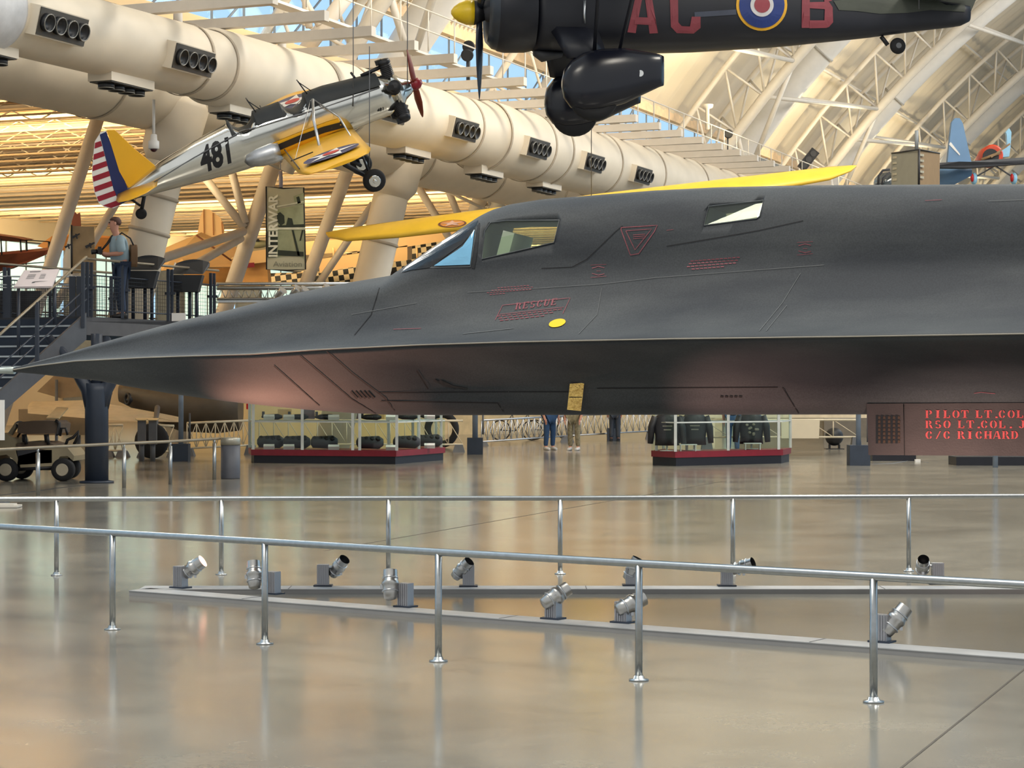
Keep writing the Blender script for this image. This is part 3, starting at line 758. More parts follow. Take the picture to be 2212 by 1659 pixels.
# nose gear door with louvre grid and crew names
M_door = mat('door_red_brown_black', (74, 62, 60), .6, var=.15, scale=5, bump=.1, bscale=80)
dN = JB; bo = .50
def dp(x, y):                                                # point on the door plane hanging at b = .50
    k = (x-CX)/F                                             # X = k*Y
    # solve for a along the plane
    a = (k*(JD0+JB.y*bo)-(JX0+JB.x*bo))/(JA.x-k*JA.y)
    p = jpt(a, bo, 0); return V(p.x, p.y, EYE+(HY-y)*p.y/F)
x1 = 2420
q = MB(); q.prism([dp(1872, 872), dp(x1, 869), dp(x1, 986), dp(1876, 983)], -dN*.04); door = part('nose_gear_door', q, M_door, jet, label='reddish brown nose gear door with crew names')
q = MB()
for i in range(5):
    x = 1892+i*10.6; q.prism([dp(x, 897)+dN*.002, dp(x+5, 897)+dN*.002, dp(x+5, 958)+dN*.002, dp(x, 958)+dN*.002], dN*.002)
part('vent_slots', q, M_black, door)
q = MB()
for i in range(5):
    for j in range(7):
        x = 1897.5+i*10.6; y = 899+j*8.6; q.prism([dp(x, y)+dN*.003, dp(x+5, y+1)+dN*.003, dp(x+5, y+6)+dN*.014, dp(x, y+6)+dN*.014], dN*.004)
part('louvres', q, mat('louvre_bronze', (120, 92, 76), .5), door)
q = MB()
for t, y, w in (('PILOT LT.COL.', 903, 1), ('RSO LT.COL. JO', 925, 1), ('C/C RICHARD R', 948, 1)):
    vs, fs = stencil(t, 1.16)
    n0 = len(q.v); q.add([dp(1999+vx*16.6, y-vy*17)+dN*.004 for vx, vy in vs], fs)
part('crew_names', q, mat('red_lettering', (216, 82, 82), .5, var=.2, scale=80), door, label='red stencilled crew names')
q = MB(); q.tube(dp(1952, 873)+dN*.003, dp(1954, 983)+dN*.003, .003, n=5); part('door_seam', q, M_line, door)
# nose gear, outside the frame on the right
q = MB(); q.tube(jpt(9.6, 0, .4), jpt(9.6, 0, 1.6), .08); part('nose_gear_leg', q, M_alu, jet)
for b in (-.2, .2):
    q = MB(); q.lathe([(-.1, .2), (-.08, .32), (0, .35), (.08, .32), (.1, .2)], jpt(9.6, b, .35), JB, 24); part('wheel', q, M_rubber, jet)
q = MB(); q.tube(jpt(9.6, -.2, .35), jpt(9.6, .2, .35), .04); part('axle', q, M_alu, jet)

# ================= railings =================
def railing(label, posts, zr, r, ends, fl):
    g0 = G(*posts[0]); o = thing('barrier_railing', label, 'railing', g0)
    g_ = [G(*p) for p in posts]; sa_, sb_ = (g_[0]-g_[1]), (g_[-1]-g_[-2])
    g_ = [g_[0]+sa_*2, g_[0]+sa_]+g_+[g_[-1]+sb_, g_[-1]+sb_*2]
    e = [g_[0]+sa_*.5, *g_, g_[-1]+sb_*.5]
    q = MB(); q.path([p+V(0, 0, zr) for p in e], r, 12); part('top_rail', q, M_steel, o)
    for g in g_:
        q = MB(); q.tube(g, g+V(0, 0, zr-.01), r*.95, n=12); w = part('post', q, M_steel, o)
        q = MB(); q.lathe([(0, fl), (.008, fl), (.012, fl*.6), (.03, r*1.2)], g, (0, 0, 1), 20); part('flange', q, M_steel, w)
    return o
railing('near brushed steel barrier railing slanting across the foreground', [(243, 1360), (572, 1391), (947, 1429), (1380, 1470), (1887, 1517)], .662, .0225, [(-90, 1331), (2500, 1576)], .056)
railing('farther brushed steel barrier railing crossing the picture level behind the jet', [(122, 1243), (478, 1241.5), (839, 1240), (1210, 1240), (1583, 1237), (1963, 1234)], .675, .0215, [(-240, 1244.5), (2420, 1231)], .05)

# ================= light bars and floor spotlights =================
M_barm = mat('light_bar_grey', (150, 148, 146), .5, var=.05)
bN0, bN1 = V(-3.06, 16.55, 0), V(5.6, 10.62, 0)
bF0, bF1 = V(-3.0, 16.66, 0), V(5.2, 16.66, 0)
def bar(label, a, b, w, h):
    d = (b-a).normalized(); n = V(0, 0, 1).cross(d)
    o = thing('light_bar', label, 'light bar', a)
    q = MB(); q.prism([a, b, b+n*w, a+n*w], V(0, 0, h)); part('channel', q, M_barm, o)
    q = MB(); q.prism([a+V(0, 0, h)-n*.004, b+V(0, 0, h)-n*.004, b+V(0, 0, h)+n*(w+.004), a+V(0, 0, h)+n*(w+.004)], V(0, 0, .006)); part('cover_strip', q, mat('bar_cover', (176, 176, 176), .45), o)
    q = MB(); L = (b-a).length; t = 1.2
    while t < L: q.beam(a+d*t+V(0, 0, h+.0075), a+d*t+n*w+V(0, 0, h+.0075), .008, .002); t += 2.4
    part('joints', q, mat('bar_joint', (110, 110, 110), .6), o)
    return d, n
dN_, nN_ = bar('near light bar slanting across the floor with spotlights on it', bN0, bN1, .23, .034)
dF_, nF_ = bar('far light bar lying level on the floor with spotlights on it', bF0, bF1, .27, .034)
M_spot = mat('spot_housing_steel', (188, 186, 182), .3, .9, var=.06, scale=20)
M_spotd = mat('spot_mouth_black', (8, 8, 12), .6)
M_box = mat('ballast_aluminium', (168, 168, 172), .4, .5, var=.05)
M_lens = mat('lit_lens', (255, 200, 180), .3, emit=(255, 190, 165), estr=2.2)
def floor_spot(label, base_xy, far, box_xy, head_xy, aim, L=.21, r=.058, lit=False, boxh=.165):
    """ballast box on the bar, a yoke and a round lamp head pointing along aim"""
    x, y = box_xy; top = .04
    d = F*(EYE-top)/(y-HY); base = V((x-CX)*d/F, d, top)
    o = thing('floor_spotlight', label, 'spotlight', base, group=None)
    dd, nn = (dF_, nF_) if far else (dN_, nN_)
    R = frame((0, 0, 0), dd, nn, (0, 0, 1)).to_3x3()
    q = MB(); q.box(base+V(0, 0, .006), (.15, .11, .012), R); pl = part('base_plate', q, M_navy, o)
    q = MB(); q.box(base+V(0, 0, .012+boxh/2), (.095, .075, boxh), R)
    for k in range(5): q.box(base+R @ V(-.036+k*.018, -.04, .012+boxh/2), (.006, .008, boxh*.96), R)
    bx = part('ballast_box', q, M_box, o)
    hx, hy = head_xy; dh = d+(.0 if far else .0); hc = P(hx, hy, dh); A = Vector(aim).normalized()
    q = MB(); q.lathe([(-L*.5, r*.55), (-L*.47, r*.78), (-L*.2, r*.95), (-.01, r*.97), (0, r*1.12), (.02, r*1.12), (.028, r), (L*.32, r*.93), (L*.5, r*.9)], hc, A, 22, caps=False)
    q.lathe([(-L*.5, 0), (-L*.495, r*.55)], hc, A, 22, caps=False)
    hd = part('lamp_head', q, M_spot, o)
    q = MB(); q.lathe([(L*.5, r*.9), (L*.44, r*.82), (L*.2, r*.8), (L*.18, 0)], hc, A, 22, caps=False); part('lens' if lit else 'mouth', q, M_lens if lit else M_spotd, hd)
    q = MB(); q.torus(hc-A*.05, A, r*.98, .006, 20, 6); q.torus(hc+A*.05, A, r*.97, .005, 20, 6); part('clamp_ring', q, M_alu, hd)
    q = MB(); tp = base+V(0, 0, .012+boxh*.75); q.path([tp, (tp+hc)/2+V(0, 0, .012), hc-A*.02], .011, 8); q.ball(hc-A*.02, .022); part('swivel', q, M_alu, o)
    q = MB(); q.box(hc-A*.01+basis(A)[1]*r*1.1, (.02, .02, .03)); part('latch', q, M_alu, hd)
    return hc, A
sp = [
 ('leftmost floor spotlight, lit, at the meeting point of the two bars', 0, (390, 1270), (415, 1228), (.72, -.15, .5), True),
 ('second floor spotlight from the left, head tipped down, glowing ring', 0, (590, 1283), (549, 1242), (-.08, .35, .9), False),
 ('floor spotlight on the far bar, left of the middle post, open black mouth', 1, (698, 1266), (731, 1225), (.5, -.45, .62), False),
 ('floor spotlight with blue-grey box on the near bar, left of centre', 0, (876, 1311), (843, 1263), (-.02, .35, .92), False),
 ('floor spotlight in the middle of the far bar, box at its right', 1, (1012, 1267), (998, 1230), (.55, -.35, .62), False),
 ('floor spotlight on the near bar at centre with tall box in front', 0, (1195, 1337), (1200, 1288), (.8, .3, .48), False),
 ('floor spotlight on the far bar rising behind the near rail', 1, (1364, 1265), (1366, 1229), (.42, -.1, .85), False),
 ('big floor spotlight on the near bar behind the fourth post', 0, (1346, 1345), (1362, 1305), (.88, .3, .36), False),
 ('floor spotlight on the far bar half hidden by the near rail, mouth right', 1, (1570, 1266), (1604, 1224), (.78, -.45, .35), False),
 ('rightmost floor spotlight on the far bar, black mouth turned to us', 1, (2025, 1262), (1993, 1223), (-.08, -.75, .6), False),
 ('rightmost floor spotlight on the near bar by the last post', 0, (1905, 1387), (1933, 1340), (.62, .15, .72), False)]
SPOTS = []
for lb, far, bxy, hxy, aim, lit in sp:
    SPOTS.append(floor_spot(lb, None, far, bxy, hxy, aim, lit=lit, L=.20 if far else .22, r=.052 if far else .058, boxh=.135 if bxy[0] in (1346, 1364) else .165))

# ================= lights =================
w = bpy.data.worlds.new('daylight'); SC.world = w; w.use_nodes = True
wn = w.node_tree; bg = wn.nodes['Background']
tcw = wn.nodes.new('ShaderNodeTexCoord'); sx = wn.nodes.new('ShaderNodeSeparateXYZ'); rw = wn.nodes.new('ShaderNodeValToRGB')
wn.links.new(tcw.outputs['Generated'], sx.inputs[0]); mw = wn.nodes.new('ShaderNodeMapRange'); mw.inputs['From Min'].default_value = -1; mw.inputs['From Max'].default_value = 1
wn.links.new(sx.outputs['Y'], mw.inputs['Value']); wn.links.new(mw.outputs[0], rw.inputs[0]); wn.links.new(rw.outputs[0], bg.inputs['Color'])
rw.color_ramp.elements[0].position = .35; rw.color_ramp.elements[0].color = (.52, .54, .55, 1)
rw.color_ramp.elements[1].position = .6; rw.color_ramp.elements[1].color = (.46, .70, .92, 1)
bg.inputs['Strength'].default_value = 1.25
def area(name, loc, dirv, sx_, sy_, power, rgb, xdir=None):
    l = bpy.data.lights.new(name, 'AREA'); l.shape = 'RECTANGLE'; l.size = sx_; l.size_y = sy_; l.energy = power; l.color = rgb
    o = bpy.data.objects.new(name, l); COL.objects.link(o)
    z = -Vector(dirv).normalized(); x = Vector(xdir or (1, 0, 0)); x = (x-z*x.dot(z)).normalized(); y = z.cross(x)
    o.matrix_world = frame(loc, x, y, z); return o
# unseen wide warm lamps, placed to graze the joists of the aisle ceiling
for s in (36, 47, 60, 74, 90, 110, 135): area('aisle_graze_light', UD(-43, s, zj(s)-.75), UD(0, 1, .22), 27, .25, 1700, (1, .76, .42), xdir=UD(1, 0, 0))
# uplights along the catwalk towards the vault deck
for s in (40, 56, 72, 88, 103, 120, 138): area('vault_uplight', UD(-19.8, s, 11.4), UD(-.75, 0, .66), .5, 3, 300, (1, .82, .50), xdir=UD(1, 0, 0))
# unseen overhead fill, added to brighten the floor and the ducts above it
for x, y in ((-6, 10), (8, 16), (-12, 38), (6, 44), (18, 30)): area('overhead_fill', (x, y, 19), (0, 0, -1), 5, 5, 2300, (1, .93, .80))
area('hall_wash', UD(-4, 70, 17), UD(-.9, 0, -.25), 60, 5, 5000, (1, .95, .86), xdir=UD(0, 1, 0))  # unseen broad lamp added to wash columns, pipes and vault
def spot(loc, aim, power, rgb, ang, blend=.6, size=.03):
    l = bpy.data.lights.new('spot_lamp', 'SPOT'); l.energy = power; l.color = rgb; l.spot_size = math.radians(ang); l.spot_blend = blend; l.shadow_soft_size = size
    o = bpy.data.objects.new('spot_lamp', l); COL.objects.link(o)
    z = -Vector(aim).normalized(); x, y, _ = basis(z); o.matrix_world = frame(loc, y.cross(z) if False else x, z.cross(x), z)
hc, A = SPOTS[0]; tgt = dr.hit(650, 850); spot(hc+A*.13, tgt-hc, 230, (1, .47, .32), 66, 1)
hc, A = SPOTS[7]; tgt = dr.hit(1640, 870); spot(hc+A*.13, tgt-hc, 90, (1, .55, .45), 60, .9)
hc, A = SPOTS[10]; spot(hc+A*.13, V(3.6, 15.1, 1.25)-hc, 150, (1, .72, .60), 80, .9)
# ================= silver and yellow trainer, hung nose up =================
TS = .87
tf = V(.925, .10, .345).normalized(); tr_ = V(.20, -.945, -.268); tr_ = (tr_-tf*tr_.dot(tf)).normalized(); tl = -tr_; tu = tf.cross(tl)
Mt = frame(P(550, 300, 36.4), tf, tl, tu) @ Matrix.Scale(TS, 4)
tr = thing('trainer_aircraft', 'silver and yellow open-cockpit trainer aircraft numbered 481, hung nose up', 'propeller aircraft', M=Mt)
XS = [-3.0, -2.74, -2.1, -1.5, -.67, 0, .3, .8, 1.3, 1.65, 2.2, 2.6, 2.9, 3.02]
ZT = [(-3.05, -.2), (-2.74, -.08), (-2, .2), (-1.2, .36), (-.3, .50), (.3, .50), (1.65, .51), (2.8, .39), (3.02, .25)]
ZB = [(-3.05, -.26), (-2.74, -.33), (-2.1, -.376), (-.67, -.51), (.3, -.545), (1.83, -.5), (2.77, -.465), (3.02, -.33)]
def tring(x, g=0, top=None, n=32):
    zt = (top if top is not None else interp(ZT, x))+g; zb = interp(ZB, x)-g; c = (zt+zb)/2; h = (zt-zb)/2
    return ellring(x, c, h*.86+g, h, n, .82)
q = MB(); x = -3.0; rs = []
def dip(x):
    for a, b in ((-.40, .14), (.70, 1.24)):
        if a < x < b: return .26*math.sin(PI*(x-a)/(b-a))**.7
    return 0
while x < 3.03:
    zm = interp(ZT, x)-dip(x); rs.append([V(p.x, p.y, min(p.z, zm)) for p in tring(x)]); x += .06
q.loft(rs); M_tsil = mat('polished_aluminium_skin', (232, 230, 222), .14, 1, var=.05, scale=3)
part('fuselage', q, M_tsil, tr, True)
Wd = MB(); Wd.v = [XF[tr.name] @ p for p in q.v]; Wd.f = q.f; dt = Drape(Wd, .012)
# black decking on top with the two cockpits cut down into it
q = MB()
xs = [-.42+.04*i for i in range(81)]
def deck_top(x):
    z = interp(ZT, x)+.05
    for a, b, dep in ((-.38, .12, .30), (.72, 1.22, .26)):
        if a < x < b: z -= dep*math.sin(PI*(x-a)/(b-a))**.6
    return z
rows = []
for x in xs:
    if x > 2.78: break
    zt = deck_top(x); b0 = tring(x, .012); hw = .40
    zc = (interp(ZT, x)+interp(ZB, x))/2+.27; row = []
    for i in range(9):
        a = PI*i/8; row.append(V(x, .40*math.cos(a), zc+(zt-zc)*math.sin(a)))
    rows.append(row)
for i in range(len(rows)-1):
    q.add(rows[i]+rows[i+1], [(j, j+1, j+10, j+9) for j in range(8)], True)
M_tblk = mat('cockpit_decking_black', (40, 44, 46), .6)
part('cockpit_decking', q, M_tblk, tr, True)
for x in (-.12, .97):
    q = MB(); ptsr = [V(x-.24+.0, .3*math.cos(a), 0)+V(.24+.26*math.sin(a), 0, deck_top(x)+.16+.03*math.cos(2*a)) for a in [2*PI*i/20 for i in range(20)]]
    z_ = deck_top(x); q.path([(x-.2, y_, z_+.03+abs(y_)*.0) for y_ in (-.3, -.15, 0, .15, .3)], .035, 6); part('headrest_roll', q, M_black, tr, True)
    q = MB()
    z0 = interp(ZT, x)+.03
    for yy in (-.2, .2): q.tube((x+.32, yy, z0), (x+.24, yy, z0+.27), .012, n=5)
    q.tube((x+.24, -.2, z0+.27), (x+.24, .2, z0+.27), .012, n=5); q.tube((x+.24, -.2, z0+.27), (x+.42, -.2, z0+.03), .01, n=5)
    part('windscreen_frame', q, M_black, tr, True)
# wings
q = MB(); 
for sg in (1, -1):
    secs = [(0.0, 1.95, .35, -.45), (.5, 1.93, .38, -.42), (2.5, 1.88, .42, -.30), (4.0, 1.85, .44, -.20), (4.5, 1.75, .55, -.17), (4.68, 1.5, .85, -.155)]
    q = MB(); q.loft([airfoil(a, b, sg*y, z, .17 if y < 4.2 else .08) for y, a, b, z in secs]); wg = part('wing', q, M_yellow, tr, True)
    q = MB(); R = .55; cx, cy, cz = 1.15, sg*3.55, -.23+.105
    def st(px, py): return V(cx+px, cy+py, cz+(sg*py)*.066)
    n = 36; q.add([st(0, 0)]+[st(R*math.cos(2*PI*i/n), R*math.sin(2*PI*i/n)) for i in range(n)], [(0, i+1, (i+1) % n+1) for i in range(n)], False, 0)
    pr = [st(.53*(1 if i % 2 == 0 else .4)*math.cos(PI/5*i), .53*(1 if i % 2 == 0 else .4)*math.sin(PI/5*i))+V(0, 0, .01) for i in range(10)]
    q.add([st(0, 0)+V(0, 0, .01)]+pr, [(0, i+1, (i+1) % 10+1) for i in range(10)], False, 1)
    q.add([st(0, 0)+V(0, 0, .02)]+[st(.17*math.cos(2*PI*i/20), .17*math.sin(2*PI*i/20))+V(0, 0, .02) for i in range(20)], [(0, i+1, (i+1) % 20+1) for i in range(20)], False, 2)
    part('star_emblem', q, [M_blue, M_whitep, M_red], wg, True)
    q = MB(); q.beam((.47, sg*.6, -.30), (.47, sg*4.2, -.07), .02, .02); q.beam((.9, sg*2.4, -.20), (.44, sg*2.4, -.22), .02, .02); part('aileron_gap', q, M_black, wg, True)
    # landing gear
    lg = thing('x', 'x', 'x'); bpy.data.objects.remove(lg)
    wc = V(1.94, sg*1.0, -1.42)
    q = MB(); q.path([(1.35, sg*.75, -.42), (1.5, sg*.85, -.95), (1.9, sg*.86, -1.40)], [.07, .055, .045], 10); q.tube((1.9, sg*.5, -.42), (1.9, sg*.86, -1.35), .025); q.tube((1.1, sg*.9, -.42), (1.8, sg*.87, -1.3), .025); q.tube((1.9, sg*.86, -1.42), wc, .035)
    part('landing_leg', q, M_black, tr, True)
    q = MB(); q.lathe([(-.09, .12), (-.085, .19), (-.05, .225), (0, .235), (.05, .225), (.085, .19), (.09, .12)], wc, (0, 1, 0), 26); wh = part('wheel', q, M_rubber, tr, True)
    q = MB(); q.lathe([(-.1, .10), (-.1, .12), (.1, .12), (.1, .10)], wc, (0, 1, 0), 18); q.ball(wc+V(0, sg*.1, 0), .045, sc=(1, .4, 1)); part('hub', q, M_chrome, wh, True)
# tail
def plate(mb, pts, y, th, mi=0): mb.prism([V(a, y-th/2, b) for a, b in pts], V(0, th, 0), mi)
q = MB(); plate(q, [(-2.70, 1.15), (-2.55, 1.10), (-2.32, .62), (-2.02, .10), (-2.70, -.1), (-2.76, .3)], 0, .07); part('fin', q, M_yellow, tr, True)
rud = [(-2.83, 1.15), (-3.0, 1.02), (-3.12, .786), (-3.28, .45), (-3.37, .1), (-3.37, -.168), (-3.28, -.3), (-3.13, -.364), (-2.77, -.32)]
q = MB(); plate(q, [(-2.72, 1.15)]+rud+[(-2.735, -.05)], 0, .05); ru = part('rudder', q, M_whitep, tr, True)
for sg in (1, -1):
    q = MB(); yy = sg*.03
    q.add([V(-2.72, yy, 1.13), V(-2.86, yy, 1.12), V(-3.0, yy, -.02), V(-2.98, yy, -.34), V(-2.77, yy, -.31), V(-2.73, yy, -.05)], [(0, 1, 2, 3, 4, 5)], False, 0)
    zz = 1.0; 
    def rx(z): return min(interp([(a, b) for b, a in sorted([(p[0], p[1]) for p in rud], key=lambda t: t[1])], z), -2.9)
    tab = sorted([(p[1], p[0]) for p in rud]); tab = [(-.364, -3.13), (-.3, -3.28), (-.168, -3.37), (.1, -3.37), (.45, -3.28), (.786, -3.12), (1.02, -3.0)]
    xin = lambda z: interp([(-.35, -2.97), (0, -2.99), (1.12, -2.87)], z)
    for k in range(7):
        za = -.34+k*.205; zb = za+.105
        q.add([V(xin(za), yy, za), V(interp(tab, za)+.01, yy, za), V(interp(tab, zb)+.01, yy, zb), V(xin(zb), yy, zb)], [(0, 1, 2, 3)], False, 1)
    part('rudder_stripes', q, [M_blue, mat('stripe_red', (150, 28, 48), .5)], ru, True)
for sg in (1, -1):
    q = MB(); q.loft([airfoil(-2.1, -2.95, sg*.02, -.12, .07), airfoil(-2.15, -3.0, sg*.8, -.10, .06), airfoil(-2.35, -2.95, sg*1.15, -.09, .04), airfoil(-2.55, -2.8, sg*1.28, -.085, .02)]); part('tailplane', q, M_yellow, tr, True)
q = MB(); q.tube((-2.45, 0, -.3), (-2.62, 0, -.58), .04); q.tube((-2.75, 0, -.3), (-2.62, 0, -.5), .025); part('tail_leg', q, M_black, tr, True)
q = MB(); q.lathe([(-.045, .05), (-.04, .1), (0, .115), (.04, .1), (.045, .05)], (-2.66, 0, -.66), (0, 1, 0), 20); part('tail_wheel', q, M_rubber, tr, True)
# engine
q = MB(); q.lathe([(0, .38), (.1, .36), (.2, .24), (.34, .16), (.42, .10)], (2.98, 0, -.04), (1, 0, 0), 20); part('crankcase', q, M_tsil, tr, True)
for k in range(5):
    a = math.radians(90+72*k); dv = V(0, math.cos(a), math.sin(a)); o_ = V(2.98, 0, -.04)+dv*.28
    q = MB(); pr = [(0, .09)]
    for i in range(8): pr += [(.03+i*.035, .13), (.045+i*.035, .13), (.046+i*.035, .10)]
    pr += [(.33, .14), (.40, .12), (.42, .04)]; q.lathe(pr, o_, dv, 14); q.box(o_+dv*.38+V(-.1, 0, 0), (.14, .1, .1)); part('cylinder', q, M_black, tr, True)
    if k < 1: q2 = MB(); q2.tube((2.45, 0, .48), (2.9, 0, .52), .04); q2.tube((2.35, 0, .4), (2.28, 0, .62), .025); part('exhaust_stub', q2, M_black, tr, True)
q = MB(); q.lathe([(0, .11), (.06, .14), (.16, .10), (.22, .03)], (3.38, 0, -.04), (1, 0, 0), 18); hb = part('spinner', q, mat('spinner_red', (140, 24, 40), .35), tr, True)
pa = math.radians(-38); bd = V(0, math.sin(pa), math.cos(pa)); bn = V(0, math.cos(pa), -math.sin(pa))
for sg in (1, -1):
    q = MB(); rings = []
    for t, w_, th in ((.05, .05, .05), (.2, .075, .04), (.5, .105, .028), (.8, .085, .018), (.97, .05, .01), (1.03, .01, .005)):
        c = V(3.44, 0, -.04)+bd*sg*t
        tw = lerp(.9, .35, t); wv = (bn*sg*math.cos(tw)+V(1, 0, 0)*math.sin(tw)); nv = bd.cross(wv)
        rings.append([c+wv*w_*math.cos(2*PI*i/12)+nv*th*math.sin(2*PI*i/12) for i in range(12)])
    q.loft(rings); part('propeller_blade', q, mat('varnished_red_wood', (136, 50, 34), .3, var=.15), tr, True)
# markings and trim on the side
q = MB(); vs, fs = text2d('481', 1, .035)
dt.shape(q, vs, fs, lambda x, y: (437+x*47+y*(-10), 372-x*17.5-y*74)); part('number_mark', q, M_black, tr, label='black number 481')
q = MB(); vs, fs = text2d('481', 0, .02)
dt.shape(q, vs, fs, lambda x, y: (815+x*10, 242-x*3.4-y*9)); part('nose_number', q, M_black, tr)
def dfill(D_, pts, off):
    cx = sum(p[0] for p in pts)/len(pts); cy = sum(p[1] for p in pts)/len(pts); rg = []
    for i in range(len(pts)):
        a, b = pts[i], pts[(i+1) % len(pts)]
        for k in range(8): rg.append((lerp(a[0], b[0], k/8), lerp(a[1], b[1], k/8)))
    n = len(rg); vs = []
    for r in (1, .75, .5, .25): vs += [(lerp(cx, x, r), lerp(cy, y, r)) for x, y in rg]
    vs.append((cx, cy)); fs = [(j*n+i, j*n+(i+1) % n, (j+1)*n+(i+1) % n, (j+1)*n+i) for j in range(3) for i in range(n)]+[(3*n+i, 3*n+(i+1) % n, 4*n) for i in range(n)]
    q = MB(); D_.shape(q, vs, fs, lambda x, y: (x, y), off=off); return q
part('side_panel', dfill(dt, [(556, 322), (640, 288), (708, 262), (730, 256), (740, 276), (640, 318), (600, 340), (562, 352)], .015), M_yellow, tr, label='yellow side flash')
q = MB(); dt.off = .02; dt.ribbon(q, [(600, 318), (650, 297), (700, 279), (742, 268)], 13); part('black_stripe', q, mat('stripe_black', (36, 38, 46), .4), tr, label='black stripe in the yellow flash')
q = MB(); dt.off = .03
dt.ribbon(q, [(330, 395), (420, 340), (520, 286), (600, 262), (700, 232), (820, 190)], 2); part('rivet_line', q, M_grey, tr)
q = MB(); q.lathe([(0, .02), (.08, .14), (.3, .2), (.6, .22), (.75, .2)], (-.36, -.36, -.30), V(1, -.02, -.03), 20); part('root_fairing', q, M_alu, tr, True)
q = MB(); q.path([(1.35, -.38, .42), (1.2, -.9, .1), (1.1, -1.5, -.33)], .03, 8); q.path([(1.37, -.36, .40), (1.7, -.9, .0), (1.75, -1.5, -.33)], .018, 6); part('wing_brace', q, M_alu, tr, True)
q = MB(); q.tube((1.3, -.38, .42), (.55, -2.2, -.24), .008, n=4); q.tube((1.3, .38, .42), (.55, 2.2, -.24), .008, n=4); part('flying_wire', q, M_alu, tr, True)
q = MB()
for px, py in ((763, 170), (880, 130)): q.tube(P(px, py+60, 36.2), P(px, -40, 36.2), .008, n=4)
q.tube(P(798, 360, 35.6), P(798, 100, 35.6), .008, n=4)
part('suspension_cable', q, M_grey, tr)

# ================= black liaison aeroplane, hung overhead =================
lf = V(-.99, -.12, 0).normalized(); ll = V(.12, -.99, 0).normalized()
Ml = frame(P(1300, 10, 36), lf, ll, V(0, 0, 1)); LK = 36/F*1.0
ly = thing('liaison_aircraft', 'black high-wing propeller aircraft with red letters and roundel, hung at the top', 'propeller aircraft', M=Ml)
def lx(px): return (1300-px)/124/.99
def lz(y): return (10-y)/124
M_lblk = mat('satin_black_fabric', (24, 26, 36), .45, var=.15, scale=2)
M_lolv = mat('olive_camouflage', (66, 70, 62), .6, var=.35, scale=1.2)
LB = [(-6.6, -.16), (lx(2090), lz(40)), (lx(2000), lz(52)), (lx(1880), lz(70)), (lx(1700), lz(91)), (lx(1500), lz(107)), (lx(1330), lz(115)), (lx(1150), lz(114)), (1.6, -.84), (1.9, -.78), (2.02, -.68)]
LT = [(-6.6, .12), (-5.5, .3), (-4, .55), (-2, .75), (0, .9), (1.2, .75), (1.6, .66), (1.9, .60), (2.02, .48)]
q = MB(); rs = []; x = -6.6
def lring(x, g=0):
    a, b = interp(LT, x), interp(LB, x); h = (a-b)/2
    return ellring(x, (a+b)/2, lerp(.12, min(.62, h*.85), min(1, (x+6.6)/4))+g, h+g, 32, .72 if x < 1.1 else 1)
while x < 1.25: rs.append(lring(x)); x += .15
q.loft(rs); part('fuselage', q, M_lblk, ly, True)
Wd = MB(); Wd.v = [XF[ly.name] @ p for p in q.v]; Wd.f = q.f; dl = Drape(Wd, .012)
q = MB(); q.lathe([(0, .72), (.15, .755), (.5, .765), (.62, .74), (.74, .66), (.80, .58), (.76, .52), (.4, .50)], (1.2, 0, -.1), (1, 0, 0), 36, caps=False); part('cowling', q, M_lblk, ly, True)
q = MB(); q.lathe([(0, .735), (.12, .70), (.22, .60), (.18, .55)], (1.80, 0, -.1), (1, 0, 0), 36, caps=False); part('exhaust_ring', q, mat('collector_grey', (58, 64, 72), .35, .3), ly, True)
for k in range(9):
    a = 2*PI*k/9; dv = V(0, math.cos(a), math.sin(a)); q = MB(); q.lathe([(0, .1), (.3, .1), (.32, .06)], V(1.7, 0, -.1)+dv*.2, dv, 10); part('engine_cylinder', q, M_dkgrey, ly, True)
q = MB(); q.lathe([(0, .25), (.3, .2), (.42, .12)], (1.7, 0, -.15), (1, 0, 0), 16); part('gearbox', q, M_dkgrey, ly, True)
zc = -.19
q = MB(); q.lathe([(0, .215), (.12, .21), (.25, .165), (.34, .10), (.39, .03)], (2.24, 0, zc), (1, 0, 0), 24); part('spinner', q, mat('spinner_yellow', (226, 190, 32), .35), ly, True)
q = MB(); q.lathe([(0, .1), (.15, .19), (.24, .215)], (2.0, 0, zc), (1, 0, 0), 18); part('propeller_hub', q, M_black, ly, True)
for k in range(3):
    a = math.radians(-90+120*k); bd = V(0, math.cos(a), math.sin(a)); bn = V(0, -math.sin(a), math.cos(a)); q = MB(); rings = []
    for t, w_, th in ((.1, .05, .05), (.3, .07, .045), (.55, .10, .03), (.9, .10, .02), (1.25, .07, .012), (1.45, .03, .006), (1.5, .01, .004)):
        c = V(2.14, 0, zc)+bd*t; tw = lerp(.95, .5, t/1.5); wv = bn*math.cos(tw)+V(1, 0, 0)*math.sin(tw); nv = bd.cross(wv)
        rings.append([c+wv*w_*math.cos(2*PI*i/12)+nv*th*math.sin(2*PI*i/12) for i in range(12)])
    q.loft(rings); part('propeller_blade', q, mat('prop_black', (30, 36, 48), .25), ly, True)
